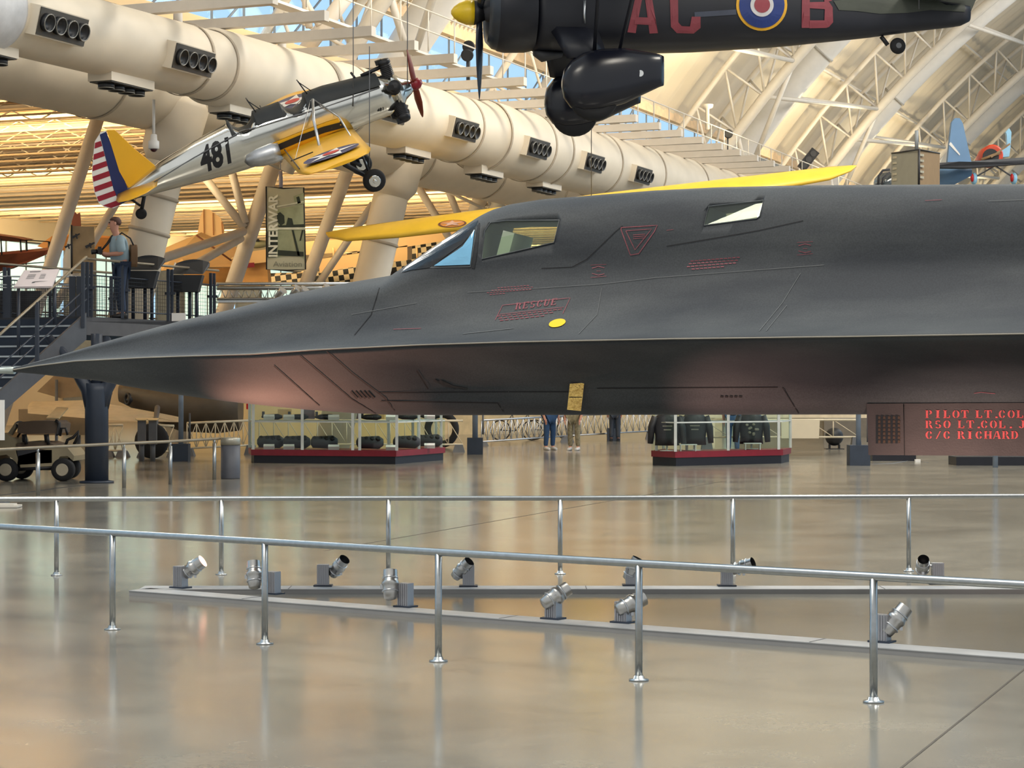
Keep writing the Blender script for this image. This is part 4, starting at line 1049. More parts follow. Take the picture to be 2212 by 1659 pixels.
# undercarriage in spats
for sg in (1, -1):
    q = MB(); q.loft([[V(.62+dx*.5, sg*.45+sg*0, -.5)+V(0, yy*.12, 0) for dx, yy in ((-.95, 0), (-.5, 1), (.5, 1), (.75, 0), (.5, -1), (-.5, -1))], [V(.45+dx*.42, sg*1.05, -1.12)+V(0, yy*.12, 0) for dx, yy in ((-.95, 0), (-.5, 1), (.5, 1), (.75, 0), (.5, -1), (-.5, -1))]]); part('cantilever_leg', q, M_lblk, ly, True)
    q = MB(); rs = []
    for x_, h_, c_, w_ in ((.86, .06, -1.55, .06), (.82, .24, -1.55, .14), (.70, .40, -1.55, .2), (.5, .50, -1.52, .24), (.2, .52, -1.47, .25), (-.2, .47, -1.40, .23), (-.55, .36, -1.34, .18), (-.80, .28, -1.30, .12), (-.88, .25, -1.30, .05)):
        rs.append(ellring(x_, c_, w_, h_, 24, .75, sg*1.08))
    q.loft(rs); spt = part('wheel_spat', q, mat('gloss_black', (20, 22, 32), .22, var=.1), ly, True)
    q = MB(); q.lathe([(-.11, .3), (-.09, .4), (0, .43), (.09, .4), (.11, .3)], (.32, sg*1.08, -1.74), (0, 1, 0), 28); part('wheel', q, M_rubber, ly, True)
    q = MB(); q.lathe([(0, .05), (.02, .055)], (-.45, sg*1.26, -1.38), (.3, sg, 0), 16); part('landing_lamp', q, M_chrome, spt, True)
    q = MB(); q.path([(.3, sg*1.0, -1.1), (.3, sg*1.5, 0), (.3, sg*2.3, 1.3)], .035, 8); q.path([(-.1, sg*1.0, -1.1), (-.5, sg*2.3, 1.25)], .03, 8); part('wing_strut', q, M_lblk, ly, True)
    q = MB(); q.loft([airfoil(.9, -.7, sg*.5, 1.25, .2), airfoil(1.1, -1.0, sg*2.5, 1.3, .24), airfoil(.8, -.5, sg*7.4, 1.4, .08)]); part('wing', q, M_lblk, ly, True)
    q = MB(); q.loft([airfoil(-5.3, -6.5, sg*.1, .22, .1), airfoil(-5.5, -6.4, sg*1.8, .25, .05)]); part('tailplane', q, M_lolv, ly, True)
q = MB(); plate(q, [(-5.2, .3), (-5.6, 1.0), (-6.0, 1.5), (-6.6, 1.4), (-6.75, .3), (-6.55, -.15)], 0, .1); part('fin', q, M_lolv, ly, True)
q = MB(); q.path([(-5.0, 0, -.45), (-5.12, 0, -.6)], .04, 8); part('tail_leg', q, M_black, ly, True)
q = MB(); q.lathe([(-.06, .06), (-.05, .12), (0, .145), (.05, .12), (.06, .06)], (lx(1951), 0, lz(86)), (0, 1, 0), 22); tw_ = part('tail_wheel', q, M_rubber, ly, True)
q = MB(); q.lathe([(-.065, .05), (.065, .05)], (lx(1951), 0, lz(86)), (0, 1, 0), 12); part('hub', q, M_grey, tw_, True)
q = MB(); q.loft([ellring(1.2, -.86, .1, .05, 12), ellring(1.05, -.92, .16, .1, 12), ellring(.7, -.88, .1, .05, 12)]); part('oil_cooler', q, M_dkgrey, ly, True)
part('camouflage_top', dfill(dl, [(1800, 2), (1880, -6), (2050, -4), (2085, 14), (2084, 26), (2010, 22), (1960, 28), (1900, 30), (1850, 24), (1812, 22)], .01), M_lolv, ly, label='olive camouflage on the tail')
# roundel and code letters
def disc(r, off, m, nm):
    q = MB(); n = 40; vs = [(0, 0)]; R_ = 3
    for k in range(1, R_+1): vs += [(r*k/R_*math.cos(2*PI*i/n), r*k/R_*math.sin(2*PI*i/n)) for i in range(n)]
    fs = [(0, i+1, (i+1) % n+1) for i in range(n)]
    for k in range(R_-1): fs += [(1+k*n+i, 1+k*n+(i+1) % n, 1+(k+1)*n+(i+1) % n, 1+(k+1)*n+i) for i in range(n)]
    dl.shape(q, vs, fs, lambda x, y: (1645+x, 11-y), off=off); return part(nm, q, m, ly)
disc(55, .012, mat('roundel_yellow', (222, 166, 40), .5), 'roundel_ring'); disc(49, .018, mat('roundel_blue', (30, 52, 118), .5), 'roundel_blue_band'); disc(25, .024, mat('roundel_white', (206, 204, 206), .5), 'roundel_white_band'); disc(17, .03, mat('roundel_red', (150, 62, 72), .5), 'roundel_centre')
M_code = mat('dull_red_code', (136, 60, 70), .6)
def letter(nm, polys):
    q = MB()
    for pg in polys:
        cx = sum(p[0] for p in pg)/len(pg); cy = sum(p[1] for p in pg)/len(pg); rg = []
        for i in range(len(pg)):
            a, b = pg[i], pg[(i+1) % len(pg)]
            for k in range(4): rg.append((lerp(a[0], b[0], k/4), lerp(a[1], b[1], k/4)))
        n = len(rg); vs = rg+[(lerp(cx, x, .5), lerp(cy, y, .5)) for x, y in rg]+[(cx, cy)]
        dl.shape(q, vs, [(i, (i+1) % n, n+(i+1) % n, n+i) for i in range(n)]+[(n+i, n+(i+1) % n, 2*n) for i in range(n)], lambda x, y: (x, y), off=.014)
    part(nm, q, M_code, ly)
letter('code_letter', [[(1380, -40), (1402, -40), (1396, -50), (1385, -50)], [(1355, 69), (1373, 71), (1394, -40), (1380, -40)], [(1403, 72), (1421, 71), (1402, -40), (1388, -40)], [(1370, 52), (1408, 54), (1405, 38), (1373, 37)]])
letter('code_letter', [[(1446, -20), (1464, -20), (1465, 48), (1449, 58)], [(1449, 58), (1465, 48), (1472, 56), (1490, 57), (1498, 72), (1462, 71)], [(1490, 57), (1494, 36), (1513, 36), (1513, 60), (1498, 72)], [(1446, -20), (1464, -20), (1472, -28), (1468, -42)], [(1468, -42), (1472, -28), (1488, -28), (1494, -42)], [(1488, -28), (1494, -42), (1512, -30), (1512, -6), (1495, -6)]])
letter('code_letter', [[(1732, -40), (1748, -40), (1749, 60), (1731, 60)], [(1748, 61), (1748, 44), (1780, 44), (1790, 58), (1784, 60)], [(1790, 58), (1780, 44), (1781, 20), (1798, 16), (1799, 48)], [(1781, 20), (1798, 16), (1790, 4), (1748, 5), (1748, 18)], [(1780, 6), (1796, 2), (1796, -34), (1780, -26)], [(1748, -42), (1786, -42), (1796, -34), (1780, -26), (1748, -26)]])
q = MB(); dl.ribbon(q, [(1500, 32), (1590, 26)], 11); part('fuselage_band', q, mat('band_grey_blue', (66, 72, 88), .6), ly)
q = MB(); q.path([dl.hit(1262, 2, .05), dl.hit(1261, 30, .06), dl.hit(1262, 50, .05)], .02, 6); part('footstep_rail', q, M_alu, ly)
q = MB()
for px in (1290, 1985): q.tube(P(px, 20, 36), P(px, -500, 36), .01, n=4)
part('suspension_cable', q, M_grey, ly)

# ================= yellow monoplane behind the jet =================
M_yw = mat('wing_yellow', (222, 180, 50), .45, var=.05)
L0, L1 = P(705, 503, 49), P(1850, 358, 49)
ya = thing('yellow_aircraft', 'long-winged yellow aircraft hung behind the jet, both wing tips showing', 'propeller aircraft', (L0+L1)/2)
sp_ = (L1-L0).normalized(); L = (L1-L0).length; q = MB(); rs = []
up = V(0, 0, 1); fw = V(0.18, 1, .36).normalized()
for t, c, th in ((0, .1, .03), (.01, .6, .06), (.05, 1.3, .12), (.15, 1.6, .18), (.5, 1.8, .26), (.85, 1.6, .18), (.95, 1.3, .12), (.99, .6, .06), (1, .1, .03)):
    o_ = L0+sp_*L*t+V(0, 0, -.07*c)
    rs.append([o_+fw*(-c/2+c*k)+up*z for k, z in ((0, 0), (.05, th*.5), (.3, th), (.7, th*.6), (1, 0), (.7, -th*.15), (.3, -th*.3), (.05, -th*.3))])
q.loft(rs); wy = part('wing', q, M_yw, ya)
Wd = MB(); Wd.v = q.v; Wd.f = q.f; dy = Drape(Wd, .01)
q = MB(); n = 26
for r, mi, of in ((1, 0, .01), (.84, 1, .016)):
    dy.shape(q, [(0, 0)]+[(r*math.cos(2*PI*i/n), r*math.sin(2*PI*i/n)) for i in range(n)], [(0, i+1, (i+1) % n+1) for i in range(n)], lambda x, y: (977+x*31, 484-y*8-x*1.5), mi, of)
dy.shape(q, [(0, 0)]+[((1 if i % 2 == 0 else .38)*math.sin(PI/5*i), (1 if i % 2 == 0 else .38)*math.cos(PI/5*i)) for i in range(10)], [(0, i+1, (i+1) % 10+1) for i in range(10)], lambda x, y: (977+x*27, 484-y*6-x*1.5), 2, .022)
part('star_emblem', q, [mat('emblem_brown', (110, 70, 50), .6), mat('emblem_tan', (198, 130, 60), .6), mat('emblem_pale', (200, 160, 140), .6)], wy)
c = (L0+L1)/2+V(0, 0, -1.5); q = MB()
q.loft([[c+fw*x+V(math.cos(a)*r, 0, math.sin(a)*r*1.1) for a in [2*PI*i/20 for i in range(20)]] for x, r in ((-2.4, .2), (-2.2, .42), (-1, .5), (1, .5), (3, .3), (5, .1))]); part('fuselage', q, M_yw, ya)
q = MB()
for t in (.42, .47, .53, .58): q.tube(L0+sp_*L*t, c+sp_*(t-.5)*4+V(0, 0, .3), .03, n=6)
part('wing_strut', q, M_black, ya)
q = MB(); q.tube((L0+L1)/2, (L0+L1)/2+V(0, 0, 8), .01, n=4); part('suspension_cable', q, M_grey, ya)
# ================= stair and viewing platform at the left =================
PZ = 2.95                                              # deck level
def PD(x, d, z): return V((x-CX)*d/F, d, z)
A0, B0 = PD(187, 37.2, PZ), PD(472, 41.0, PZ)
pe = (B0-A0).normalized(); pn = V(-pe.y, pe.x, 0)        # along the front edge, and away from us
pl = thing('viewing_platform', 'dark steel viewing platform with mesh railing above the jet nose', 'platform', V(A0.x, A0.y, 0))
q = MB(); q.prism([A0-pe*.1, B0+pe*2, B0+pe*2+pn*2.6, A0-pe*.1+pn*2.6], V(0, 0, -.09)); part('deck', q, M_dkgrey, pl)
q = MB(); q.prism([A0, B0+pe*2, B0+pe*2+V(0, 0, -.33), A0+V(0, 0, -.33)], pn*.08); part('edge_beam', q, mat('beam_grey', (84, 82, 84), .6), pl)
q = MB(); q.prism([A0+pn*2.5, B0+pe*2+pn*2.5, B0+pe*2+pn*2.5+V(0, 0, -.33), A0+pn*2.5+V(0, 0, -.33)], pn*.08); part('edge_beam', q, M_navy, pl)
L_ = (B0-A0).length
posts = [0.02, .27, .61, .95]
M_rail = mat('handrail_bronze', (150, 138, 118), .4, .4)
def fence_(o, a, b, ts, h=1.04, mesh=True, col_=M_navy):
    e = (b-a).normalized(); L = (b-a).length
    for t in ts:
        c = a+e*L*t; q = MB(); q.beam(c+e*-.06, c+e*-.06+V(0, 0, h-.06), .05, .11, up=(0, 1, 0)); q.beam(c+e*.06, c+e*.06+V(0, 0, h-.06), .05, .06, up=(0, 1, 0)); q.box(c+V(0, 0, h*.5), (.2, .04, .05)); part('post', q, col_, o)
    q = MB(); q.path([a+V(0, 0, h), b+V(0, 0, h)], .024, 8); part('handrail', q, M_rail, o)
    for z in (.12, .72): q = MB(); q.tube(a+V(0, 0, h*z), b+V(0, 0, h*z), .014, n=6); part('lower_rail', q, M_navy, o)
    if mesh:
        q = MB(); k = int(L/.075)
        for i in range(k): q.beam(a+e*.075*i+V(0, 0, .1), a+e*.075*i+V(0, 0, h*.72), .006, .006, up=(0, 1, 0))
        for i in range(9): q.beam(a+V(0, 0, .12+i*.07), b+V(0, 0, .12+i*.07), .006, .006)
        part('mesh_panel', q, M_black, o)
fence_(pl, A0, B0, posts)
fence_(pl, A0+pn*2.4-pe*2.5, B0+pn*2.4, [.0, .28, .48, .68, .85, .97], col_=M_navy)
q = MB(); c = P(386, 685, 38.6); q.box(c, (.26, .02, .15)); q.box(c+V(.0, -.012, 0), (.24, .01, .13)); part('small_plate', q, M_whitep, pl)
# Y shaped column beneath the nose
g = V((209-CX)*36.4/F, 36.4, 0)
yc = thing('tree_column', 'dark blue-grey steel column with branching arms carrying the platform', 'column', g)
q = MB(); q.lathe([(0, .205), (1.62, .205), (1.75, .20)], g, (0, 0, 1), 20); part('shaft', q, M_navy, yc)
for sx, sy, zt in ((-1, 0, 0), (1, 0, 0), (0, 1, 0)):
    q = MB(); c = g+V(0, 0, 1.35)
    pts = [c+V(sx*.05, sy*.05, 0), c+V(sx*.16, sy*.16, .3), c+V(sx*.42, sy*.42, .72), c+V(sx*.85, sy*.9, 1.2)]
    q.path(pts, [.17, .13, .10, .08], 8); part('arm', q, M_navy, yc)
q = MB(); q.tube(g+V(0, 0, 1.6), g+V(0, 0, 2.62), .10); part('arm', q, M_navy, yc)
q = MB(); q.lathe([(0, .3), (.03, .3), (.04, .24)], g, (0, 0, 1), 20); part('base_plate', q, M_navy, yc)
# stair
sd = V(-.45, -.89, 0).normalized(); sa = V(-.89, .45, 0).normalized()
T0 = PD(183, 37.0, PZ)
stc = thing('staircase', 'dark blue steel staircase with pale step edges at the left edge', 'staircase', V(T0.x, T0.y, 0))
NS = 16; rise = PZ/NS; run = .30; W_ = 2.4
M_tread = mat('stair_riser_blue', (34, 46, 64), .5); M_nose = mat('stair_nosing', (188, 198, 204), .5)
for i in range(1, NS):
    c = T0+sd*run*i; z = PZ-rise*i
    q = MB(); q.prism([V(c.x, c.y, z)-sd*run, V(c.x, c.y, z), V(c.x, c.y, z)+sa*W_, V(c.x, c.y, z)+sa*W_-sd*run], V(0, 0, -.04))
    b = V(c.x, c.y, z)-sd*run; q.prism([b, b+sa*W_, b+sa*W_+V(0, 0, rise-.04), b+V(0, 0, rise-.04)], sd*.01); s_ = part('step', q, M_tread, stc)
    q = MB(); q.beam(V(c.x, c.y, z+.004), V(c.x, c.y, z+.004)+sa*W_, .05, .03); part('nosing', q, M_nose, s_)
E = T0+sd*run*NS; E.z = 0
for off in (V(0, 0, 0)-sa*.04, sa*(W_+.04)):
    q = MB(); q.prism([T0+off+V(0, 0, .06), E+off+V(0, 0, .08), E+off-sd*.35, T0+off+V(0, 0, -.42)], sa*.05); part('stringer', q, mat('stringer_grey', (82, 82, 86), .5), stc)
    q = MB(); q.path([T0+off+V(0, 0, 1.06), E+off+V(0, 0, 1.0)], .026, 8); part('handrail', q, M_rail, stc)
    q = MB(); q.path([T0+off+V(0, 0, .5), E+off+V(0, 0, .5)], .014, 6); q.path([T0+off+V(0, 0, .3), E+off+V(0, 0, .3)], .014, 6); part('lower_rail', q, M_navy, stc)
    for t in (.02, .28, .56, .84):
        c = T0.lerp(E, t)+off; q = MB(); q.beam(c+V(0, 0, -.15), c+V(0, 0, 1.02), .05, .12, up=(0, 1, 0)); part('post', q, M_navy, stc)
# grey consoles standing on the platform
M_cons = mat('console_dark', (48, 50, 54), .6)
def console(px, y0, y1, d, lb):
    a = PD(px, d, PZ); o = thing('exhibit_console', lb, 'exhibit console', a, group=None)
    s = F/d; w = 74/s; zt = EYE+(HY-y0)/s; zb = EYE+(HY-y1)/s
    q = MB(); n = 10; pts = [V(a.x-w*.62, a.y, zb), V(a.x+w*.36, a.y, zb), V(a.x+w*.5, a.y+.25, zb+(zt-zb)*.55)]
    for i in range(n+1):
        t = i/n; pts.append(V(a.x+w*(.46-.96*t)+.02, a.y+.3, zb+(zt-zb)*(.62+.38*math.sin(PI*(.16+.72*t)))))
    pts.append(V(a.x-w*.56, a.y+.1, zb+(zt-zb)*.3))
    q.prism(pts, V(0, .05, 0)); part('curved_board', q, M_cons, o)
    q = MB(); q.path([V(a.x-w*.55, a.y+.0, zb), V(a.x-w*.5, a.y+.25, zb+(zt-zb)*.75)], .016, 6); part('pale_edge', q, M_white, o)
    q = MB(); q.prism([V(a.x-w*.62, a.y-.05, zb-.02), V(a.x+w*.36, a.y-.05, zb-.02), V(a.x+w*.22, a.y-.02, zb-.34), V(a.x-w*.56, a.y-.02, zb-.34)], V(0, .3, 0)); part('cabinet', q, M_cons, o)
    for sx in (-.4, -.05, .15):
        q = MB(); q.tube(V(a.x+w*sx, a.y+.15, PZ), V(a.x+w*sx, a.y+.15, zb-.3), .035); part('leg', q, M_navy, o)
    return o
console(314, 549, 583, 38.9, 'dark fan-topped exhibit console nearest the person on the platform')
console(411, 558, 592, 39.9, 'dark fan-topped exhibit console at the right end of the platform')
# tilted reading panel on the stair side railing
rp = thing('information_lectern', 'tilted white information panel with small drawing, left of the stair handrail', 'information panel', P(80, 630, 36.2))
a, b, c, d_ = P(30, 619, 36.0), P(112, 618, 36.0), P(128, 581, 36.35), P(52, 584, 36.35)
q = MB(); q.prism([a, b, c, d_], V(0, .02, -.03)); part('panel', q, mat('panel_pale_pink', (226, 214, 216), .4, var=.03), rp)
q = MB(); ex = (b-a).normalized(); ey = (d_-a); 
def pp(u, v): return a.lerp(b, u).lerp(d_.lerp(c, u), v)+V(0, -.004, .004)
for i in range(5):
    for u0, u1 in ((.2, .42), (.55, .7)): q.add([pp(u0, .45+i*.06), pp(u1, .45+i*.06), pp(u1, .47+i*.06), pp(u0, .47+i*.06)], [(0, 1, 2, 3)])
q.add([pp(.2, .86), pp(.5, .86), pp(.5, .9), pp(.2, .9)], [(0, 1, 2, 3)]); q.add([pp(.42, .2), pp(.5, .24), pp(.85, .3), pp(.5, .28)], [(0, 1, 2, 3)]); q.add([pp(.42, .18), pp(.5, .2), pp(.5, .28), pp(.43, .25)], [(0, 1, 2, 3)])
part('print', q, M_grey, rp)
q = MB(); q.tube(P(40, 622, 36.2), P(40, 800, 36.2), .03); q.tube(P(118, 620, 36.2), P(118, 700, 36.2), .03); part('bracket', q, M_navy, rp)
# gallery railing beyond the reading panel
gr = thing('gallery_railing', 'dark railing with pale rails running behind the reading panel', 'railing', P(0, 700, 38.6))
q = MB()
for y in (597, 615, 621): q.tube(P(-60, y, 38.6), P(196, y+1, 39.2), .016, n=6)
part('rail', q, mat('pale_rail', (176, 180, 184), .4), gr)
for x in (17, 157, 173):
    q = MB(); q.beam(P(x, 597, 38.8), P(x, 700, 38.8), .12, .08, up=(0, 1, 0)); part('post', q, M_navy, gr)
q = MB()
for i in range(34): q.beam(P(22+i*4, 622, 38.8), P(22+i*4, 690, 38.8), .007, .007, up=(0, 1, 0))
for i in range(15): q.beam(P(20, 624+i*4.6, 38.8), P(158, 624+i*4.6, 38.8), .007, .007)
part('mesh_panel', q, M_black, gr)
q = MB(); q.prism([P(-60, 628, 39.4), P(88, 628, 39.4), P(80, 690, 39.4), P(-60, 690, 39.4)], V(0, .1, 0)); part('dark_board', q, M_dkgrey, gr)
q = MB(); q.prism([P(-60, 700, 39.0), P(186, 700, 39.0), P(186, 716, 39.0), P(-60, 716, 39.0)], V(0, .3, 0)); part('floor_edge', q, M_navy, gr)
# elevated walkway that continues to the right
wk = thing('elevated_walkway', 'pale truss-railed walkway running right behind the jet nose', 'walkway', P(600, 650, 46))
q = MB(); q.tube(P(468, 613, 46), P(900, 612, 47.5), .035, n=8); part('top_rail', q, M_alu, wk)
q = MB(); q.tube(P(468, 622, 46), P(900, 622, 47.5), .05, n=8); part('middle_rail', q, M_steel, wk)
q = MB(); q.tube(P(468, 646, 46), P(900, 644, 47.5), .03, n=8); q.beam(P(468, 652, 46.2), P(900, 650, 47.6), .5, .05); part('bottom_rail', q, M_steel, wk)
q = MB()
for i in range(24): q.tube(P(470+i*17, 645, 46.3), P(478+i*17, 624, 46.3), .01, n=5); q.tube(P(478+i*17, 624, 46.3), P(487+i*17, 645, 46.3), .01, n=5)
part('truss_bars', q, M_steel, wk)
for i, (x, y) in enumerate(((604, 636), (637, 632), (652, 634), (700, 628))):
    o = thing('stage_lamp', ['leftmost small grey lamp clamped to the walkway truss', 'second small grey lamp on the walkway truss', 'third small grey lamp on the walkway truss', 'rightmost small grey lamp on the walkway truss'][i], 'lamp', P(x, y, 45.8))
    c = P(x, y, 45.8); A = V(.5, -.3, .6).normalized(); q = MB(); q.lathe([(-.12, .05), (-.1, .08), (.08, .08), (.14, .11)], c, A, 12); part('lamp_head', q, M_alu, o)
    q = MB(); q.path([c+V(0, .05, -.05), c+V(0, .15, -.12), c+V(0, .2, -.05)], .015, 6); part('clamp', q, M_grey, o)

# ================= people =================
def person(label, base, face, shirt, trousers, shoe, hair, pose='stand', lean=0, arms=None, s=1.0, hairlen=0):
    R = Matrix.Translation(Vector(base)) @ Matrix.Rotation(face, 4, 'Z') @ Matrix.Scale(s, 4)      # local +x is where the person faces
    o = thing('person', label, 'person', M=R)
    def J(*j): return j
    if arms is None: arms = [[(.02, .21, 1.40), (.0, .25, 1.13), (.10, .22, .88), (.13, .21, .80)], [(.02, -.21, 1.40), (.0, -.25, 1.13), (.10, -.22, .88), (.13, -.21, .80)]]
    js = [J(0, 0, .93, .125, .155), J(.0, 0, 1.12, .12, .155), J(.0, 0, 1.32, .13, .175), J(.0, 0, 1.44, .085, .11), J(.01, 0, 1.505, .055), J(.03, 0, 1.58, .075, .08), J(.015, 0, 1.68, .10, .095), J(.0, 0, 1.76, .075, .08)]
    es = [(i, i+1) for i in range(7)]
    js = [(lerp(j[0], j[0]+lean, (j[2]-.95)/.8) if j[2] > .95 else j[0],)+j[1:] for j in js]
    for arm in arms:
        k = len(js); js += [(a[0], a[1], a[2], r) for a, r in zip(arm, (.06, .048, .036, .03))]; es += [(3 if False else 2, k), (k, k+1), (k+1, k+2), (k+2, k+3)]
    legs = [[(.0, .09, .88), (.02, .10, .48), (-.02, .11, .09)], [(.0, -.09, .88), (.02, -.10, .48), (-.02, -.11, .09)]]
    for lg in legs:
        k = len(js); js += [(a[0], a[1], a[2], r) for a, r in zip(lg, (.085, .058, .042))]; js.append((.10, lg[2][1], .035, .038)); es += [(0, k), (k, k+1), (k+1, k+2), (k+2, k+3)]
    body_ = skin_obj('body', js, es, M_skin, o)
    # face: nose, eyes, ears, mouth; hands with fingers
    hx = js[6][0]; q = MB(); q.loft([[V(hx+.085, -.012, 1.655), V(hx+.085, .012, 1.655), V(hx+.09, .008, 1.70), V(hx+.09, -.008, 1.70)], [V(hx+.118, -.014, 1.652), V(hx+.118, .014, 1.652), V(hx+.098, .004, 1.70), V(hx+.098, -.004, 1.70)]]); part('nose', q, M_skin, o, True)
    for sg in (1, -1):
        q = MB(); q.ball((hx+.088, sg*.035, 1.70), .012, 8, 6); part('eye', q, M_black, o, True)
        q = MB(); q.ball((hx-.005, sg*.10, 1.68), .03, 10, 6, sc=(.7, .3, 1.1)); part('ear', q, M_skin, o, True)
    q = MB(); q.ball((hx+.092, 0, 1.625), .02, 8, 6, sc=(.3, 1, .3)); part('mouth', q, mat('lips', (160, 90, 84), .6), o, True)
    for ai, arm in enumerate(arms):
        w0 = V(*arm[2]); h = V(*arm[3]); dv = (h-w0).normalized(); x_, y_, _ = basis(dv)
        hj = [(h.x, h.y, h.z, .026, .036)]; he = []
        c = h+dv*.06; hj.append((c.x, c.y, c.z, .02, .036)); he.append((0, 1))
        q = MB()
        for f_ in range(4):
            b = c+y_*(f_-1.5)*.019; L = (.062, .07, .066, .052)[f_]; cu = V(0, 0, -.3) if abs(dv.z) < .7 else V(-.25, 0, 0)
            k = len(hj)
            for t in (.0, .5, 1.): p_ = b+dv*L*t+cu*L*t*t; hj.append((p_.x, p_.y, p_.z, .0085))
            he += [(1, k), (k, k+1), (k+1, k+2)]
        k = len(hj); t0 = h+x_*.0-y_*.03+dv*.015; t1 = t0-y_*.022+dv*.03; t2 = t1+dv*.03
        hj += [(*t0, .011), (*t1, .010), (*t2, .009)]; he += [(0, k), (k, k+1), (k+1, k+2)]
        skin_obj('hand', hj, he, M_skin, o, 0, 1)
    def grow(nm, idx, e, m, g):
        mp = {i: n for n, i in enumerate(idx)}
        return skin_obj(nm, [js[i][:3]+((js[i][3]+g), (js[i][4] if len(js[i]) > 4 else js[i][3])+g) for i in idx], [(mp[a], mp[b]) for a, b in e], m, o)
    sh = [0, 1, 2, 3, 8, 9, 12, 13]; j2 = grow('shirt', sh, [(0, 1), (1, 2), (2, 3), (2, 8), (8, 9), (2, 12), (12, 13)], shirt, .034)
    tr2 = grow('trousers', [0, 16, 17, 18, 20, 21, 22], [(0, 16), (16, 17), (17, 18), (0, 20), (20, 21), (21, 22)], trousers, .022)
    for k in (18, 22):
        q = MB(); y = js[k][1]; q.loft([ellring(x, z, w, h, 14, .85, y) for x, z, w, h in ((-.09, .045, .035, .04), (-.06, .05, .045, .05), (.03, .05, .048, .05), (.11, .035, .05, .035), (.17, .03, .04, .03), (.19, .025, .02, .02))]); part('shoe', q, shoe, o, True)
    q = MB(); q.ball((hx-.02, 0, 1.715), .108, 16, 10, sc=(1, .95, .92))
    q.v = [V(v.x-(.05 if v.x > hx+.03 and v.z < 1.73 else 0), v.y, max(v.z, 1.66-hairlen if v.x < hx-.01 else 1.735)) for v in q.v]
    part('hair', q, hair, o, True)
    return o, R
M_shirtb = mat('light_blue_shirt', (158, 180, 190), .8, var=.08); M_jeans = mat('dark_jeans', (44, 58, 82), .8); M_jeans2 = mat('blue_jeans', (44, 74, 112), .85, var=.15, scale=12)
M_shoew = mat('white_shoe', (200, 200, 200), .6); M_hairb = mat('brown_hair', (84, 54, 44), .7); M_khaki = mat('khaki_camouflage', (132, 124, 100), .85, var=.35, scale=18)
fp = PD(262, 38.3, PZ)
ph, RP = person('person in a light blue shirt holding a camera on the platform', fp, math.radians(198), M_shirtb, M_jeans, M_black, M_hairb, lean=.12,
    arms=[[(.06, .20, 1.40), (.02, .27, 1.14), (.27, .10, 1.13), (.33, .05, 1.16)], [(.06, -.20, 1.40), (.02, -.27, 1.14), (.27, -.10, 1.12), (.33, -.05, 1.15)]], s=1.04)
q = MB(); q.path([(.16, .06, 1.47), (.22, .09, 1.35), (.36, .05, 1.19)], .012, 6); q.path([(.05, -.02, 1.54), (.16, -.08, 1.47), (.24, -.1, 1.34), (.36, -.05, 1.19)], .014, 6); part('camera_strap', q, M_black, ph, True)
Mc = RP @ Matrix.Translation(V(.38, 0, 1.19))
ca = thing('camera', 'black camera held by the person on the platform', 'camera', M=Mc)
q = MB(); q.box((0, 0, 0), (.08, .14, .10)); q.box((0, 0, .06), (.06, .06, .04)); part('camera_body', q, M_black, ca, True)
q = MB(); q.lathe([(0, .04), (.05, .042), (.1, .045), (.11, .038)], (.04, 0, -.005), (1, 0, -.1), 16); part('lens', q, M_black, ca, True)
bg_ = thing('shoulder_bag', 'brown bag slung at the back of the person with the camera', 'bag', M=RP @ Matrix.Translation(V(-.2, .02, 1.12)))
q = MB(); q.loft([ellring(x, 0, .13, .2, 18, .7) for x in (-.07, -.05, .03, .05)]); part('bag_body', q, mat('bag_brown', (120, 92, 66), .8), bg_, True)
q = MB(); q.path([(.0, .1, .18), (.06, .12, .3), (.2, .06, .40), (.34, -.05, .28)], .014, 6); part('strap', q, M_black, bg_, True)
person('person in blue jeans and white shoes seen from the hips down under the belly', G(1187, 972), math.radians(-60), M_dkgrey, M_jeans2, M_shoew, M_hairb)
person('person in mottled khaki trousers beside the one in blue jeans', G(1240, 973), math.radians(-110), M_grey, M_khaki, M_shoew, M_hairb)
person('person in blue jeans standing behind the case with leather jackets', G(1583, 980), math.radians(90), M_navy, M_jeans2, M_black, M_hairb)
person('person in dark clothes far off, left of the leather jackets case', G(1328, 953), math.radians(90), M_navy, M_navy, M_black, M_hairb)

# ================= banners =================
def picture(mb, pts, mi=0): mb.add(pts, [tuple(range(len(pts)))], False, mi)
bn_ = thing('interwar_banner', 'tall grey-green hanging banner reading INTERWAR with aircraft photographs', 'banner', P(617, 585, 52))
BD = 52
q = MB(); bpts = [(575, 403), (612, 407), (656, 405), (660, 582), (620, 584), (576, 582)]; slab(bpts, BD, .04, q); part('cloth', q, mat('banner_cloth', (196, 194, 170), .8, var=.03), bn_)
def bq(pts, mb, mi=0, off=.01): mb.add([P(x, y, BD-off) for x, y in pts], [tuple(range(len(pts)))], False, mi)
q = MB(); q.path([P(x, y, BD) for x, y in bpts], .02, 5, True); part('edge_frame', q, M_black, bn_)
q = MB(); q.tube(P(607, 405, BD), P(606, 370, BD), .05); q.tube(P(606, 372, BD), P(606, 120, BD), .01, n=4); part('hanger_rod', q, mat('rod_lilac_grey', (150, 150, 170), .4), bn_)
M_pd = mat('photo_dark_green', (52, 60, 52), .8); M_pm = mat('photo_mid_green', (164, 170, 138), .8, var=.2, scale=3); M_pl = mat('photo_light', (226, 226, 204), .8)
q = MB()
bq([(598, 452), (658, 440), (659, 490), (600, 490)], q, 1); bq([(578, 496), (659, 495), (659, 560), (640, 550), (580, 558)], q, 1)
bq([(598, 462), (605, 458), (614, 466), (615, 482), (606, 488), (599, 478)], q, 0, .02); bq([(622, 470), (631, 472), (634, 486), (618, 486)], q, 0, .02)
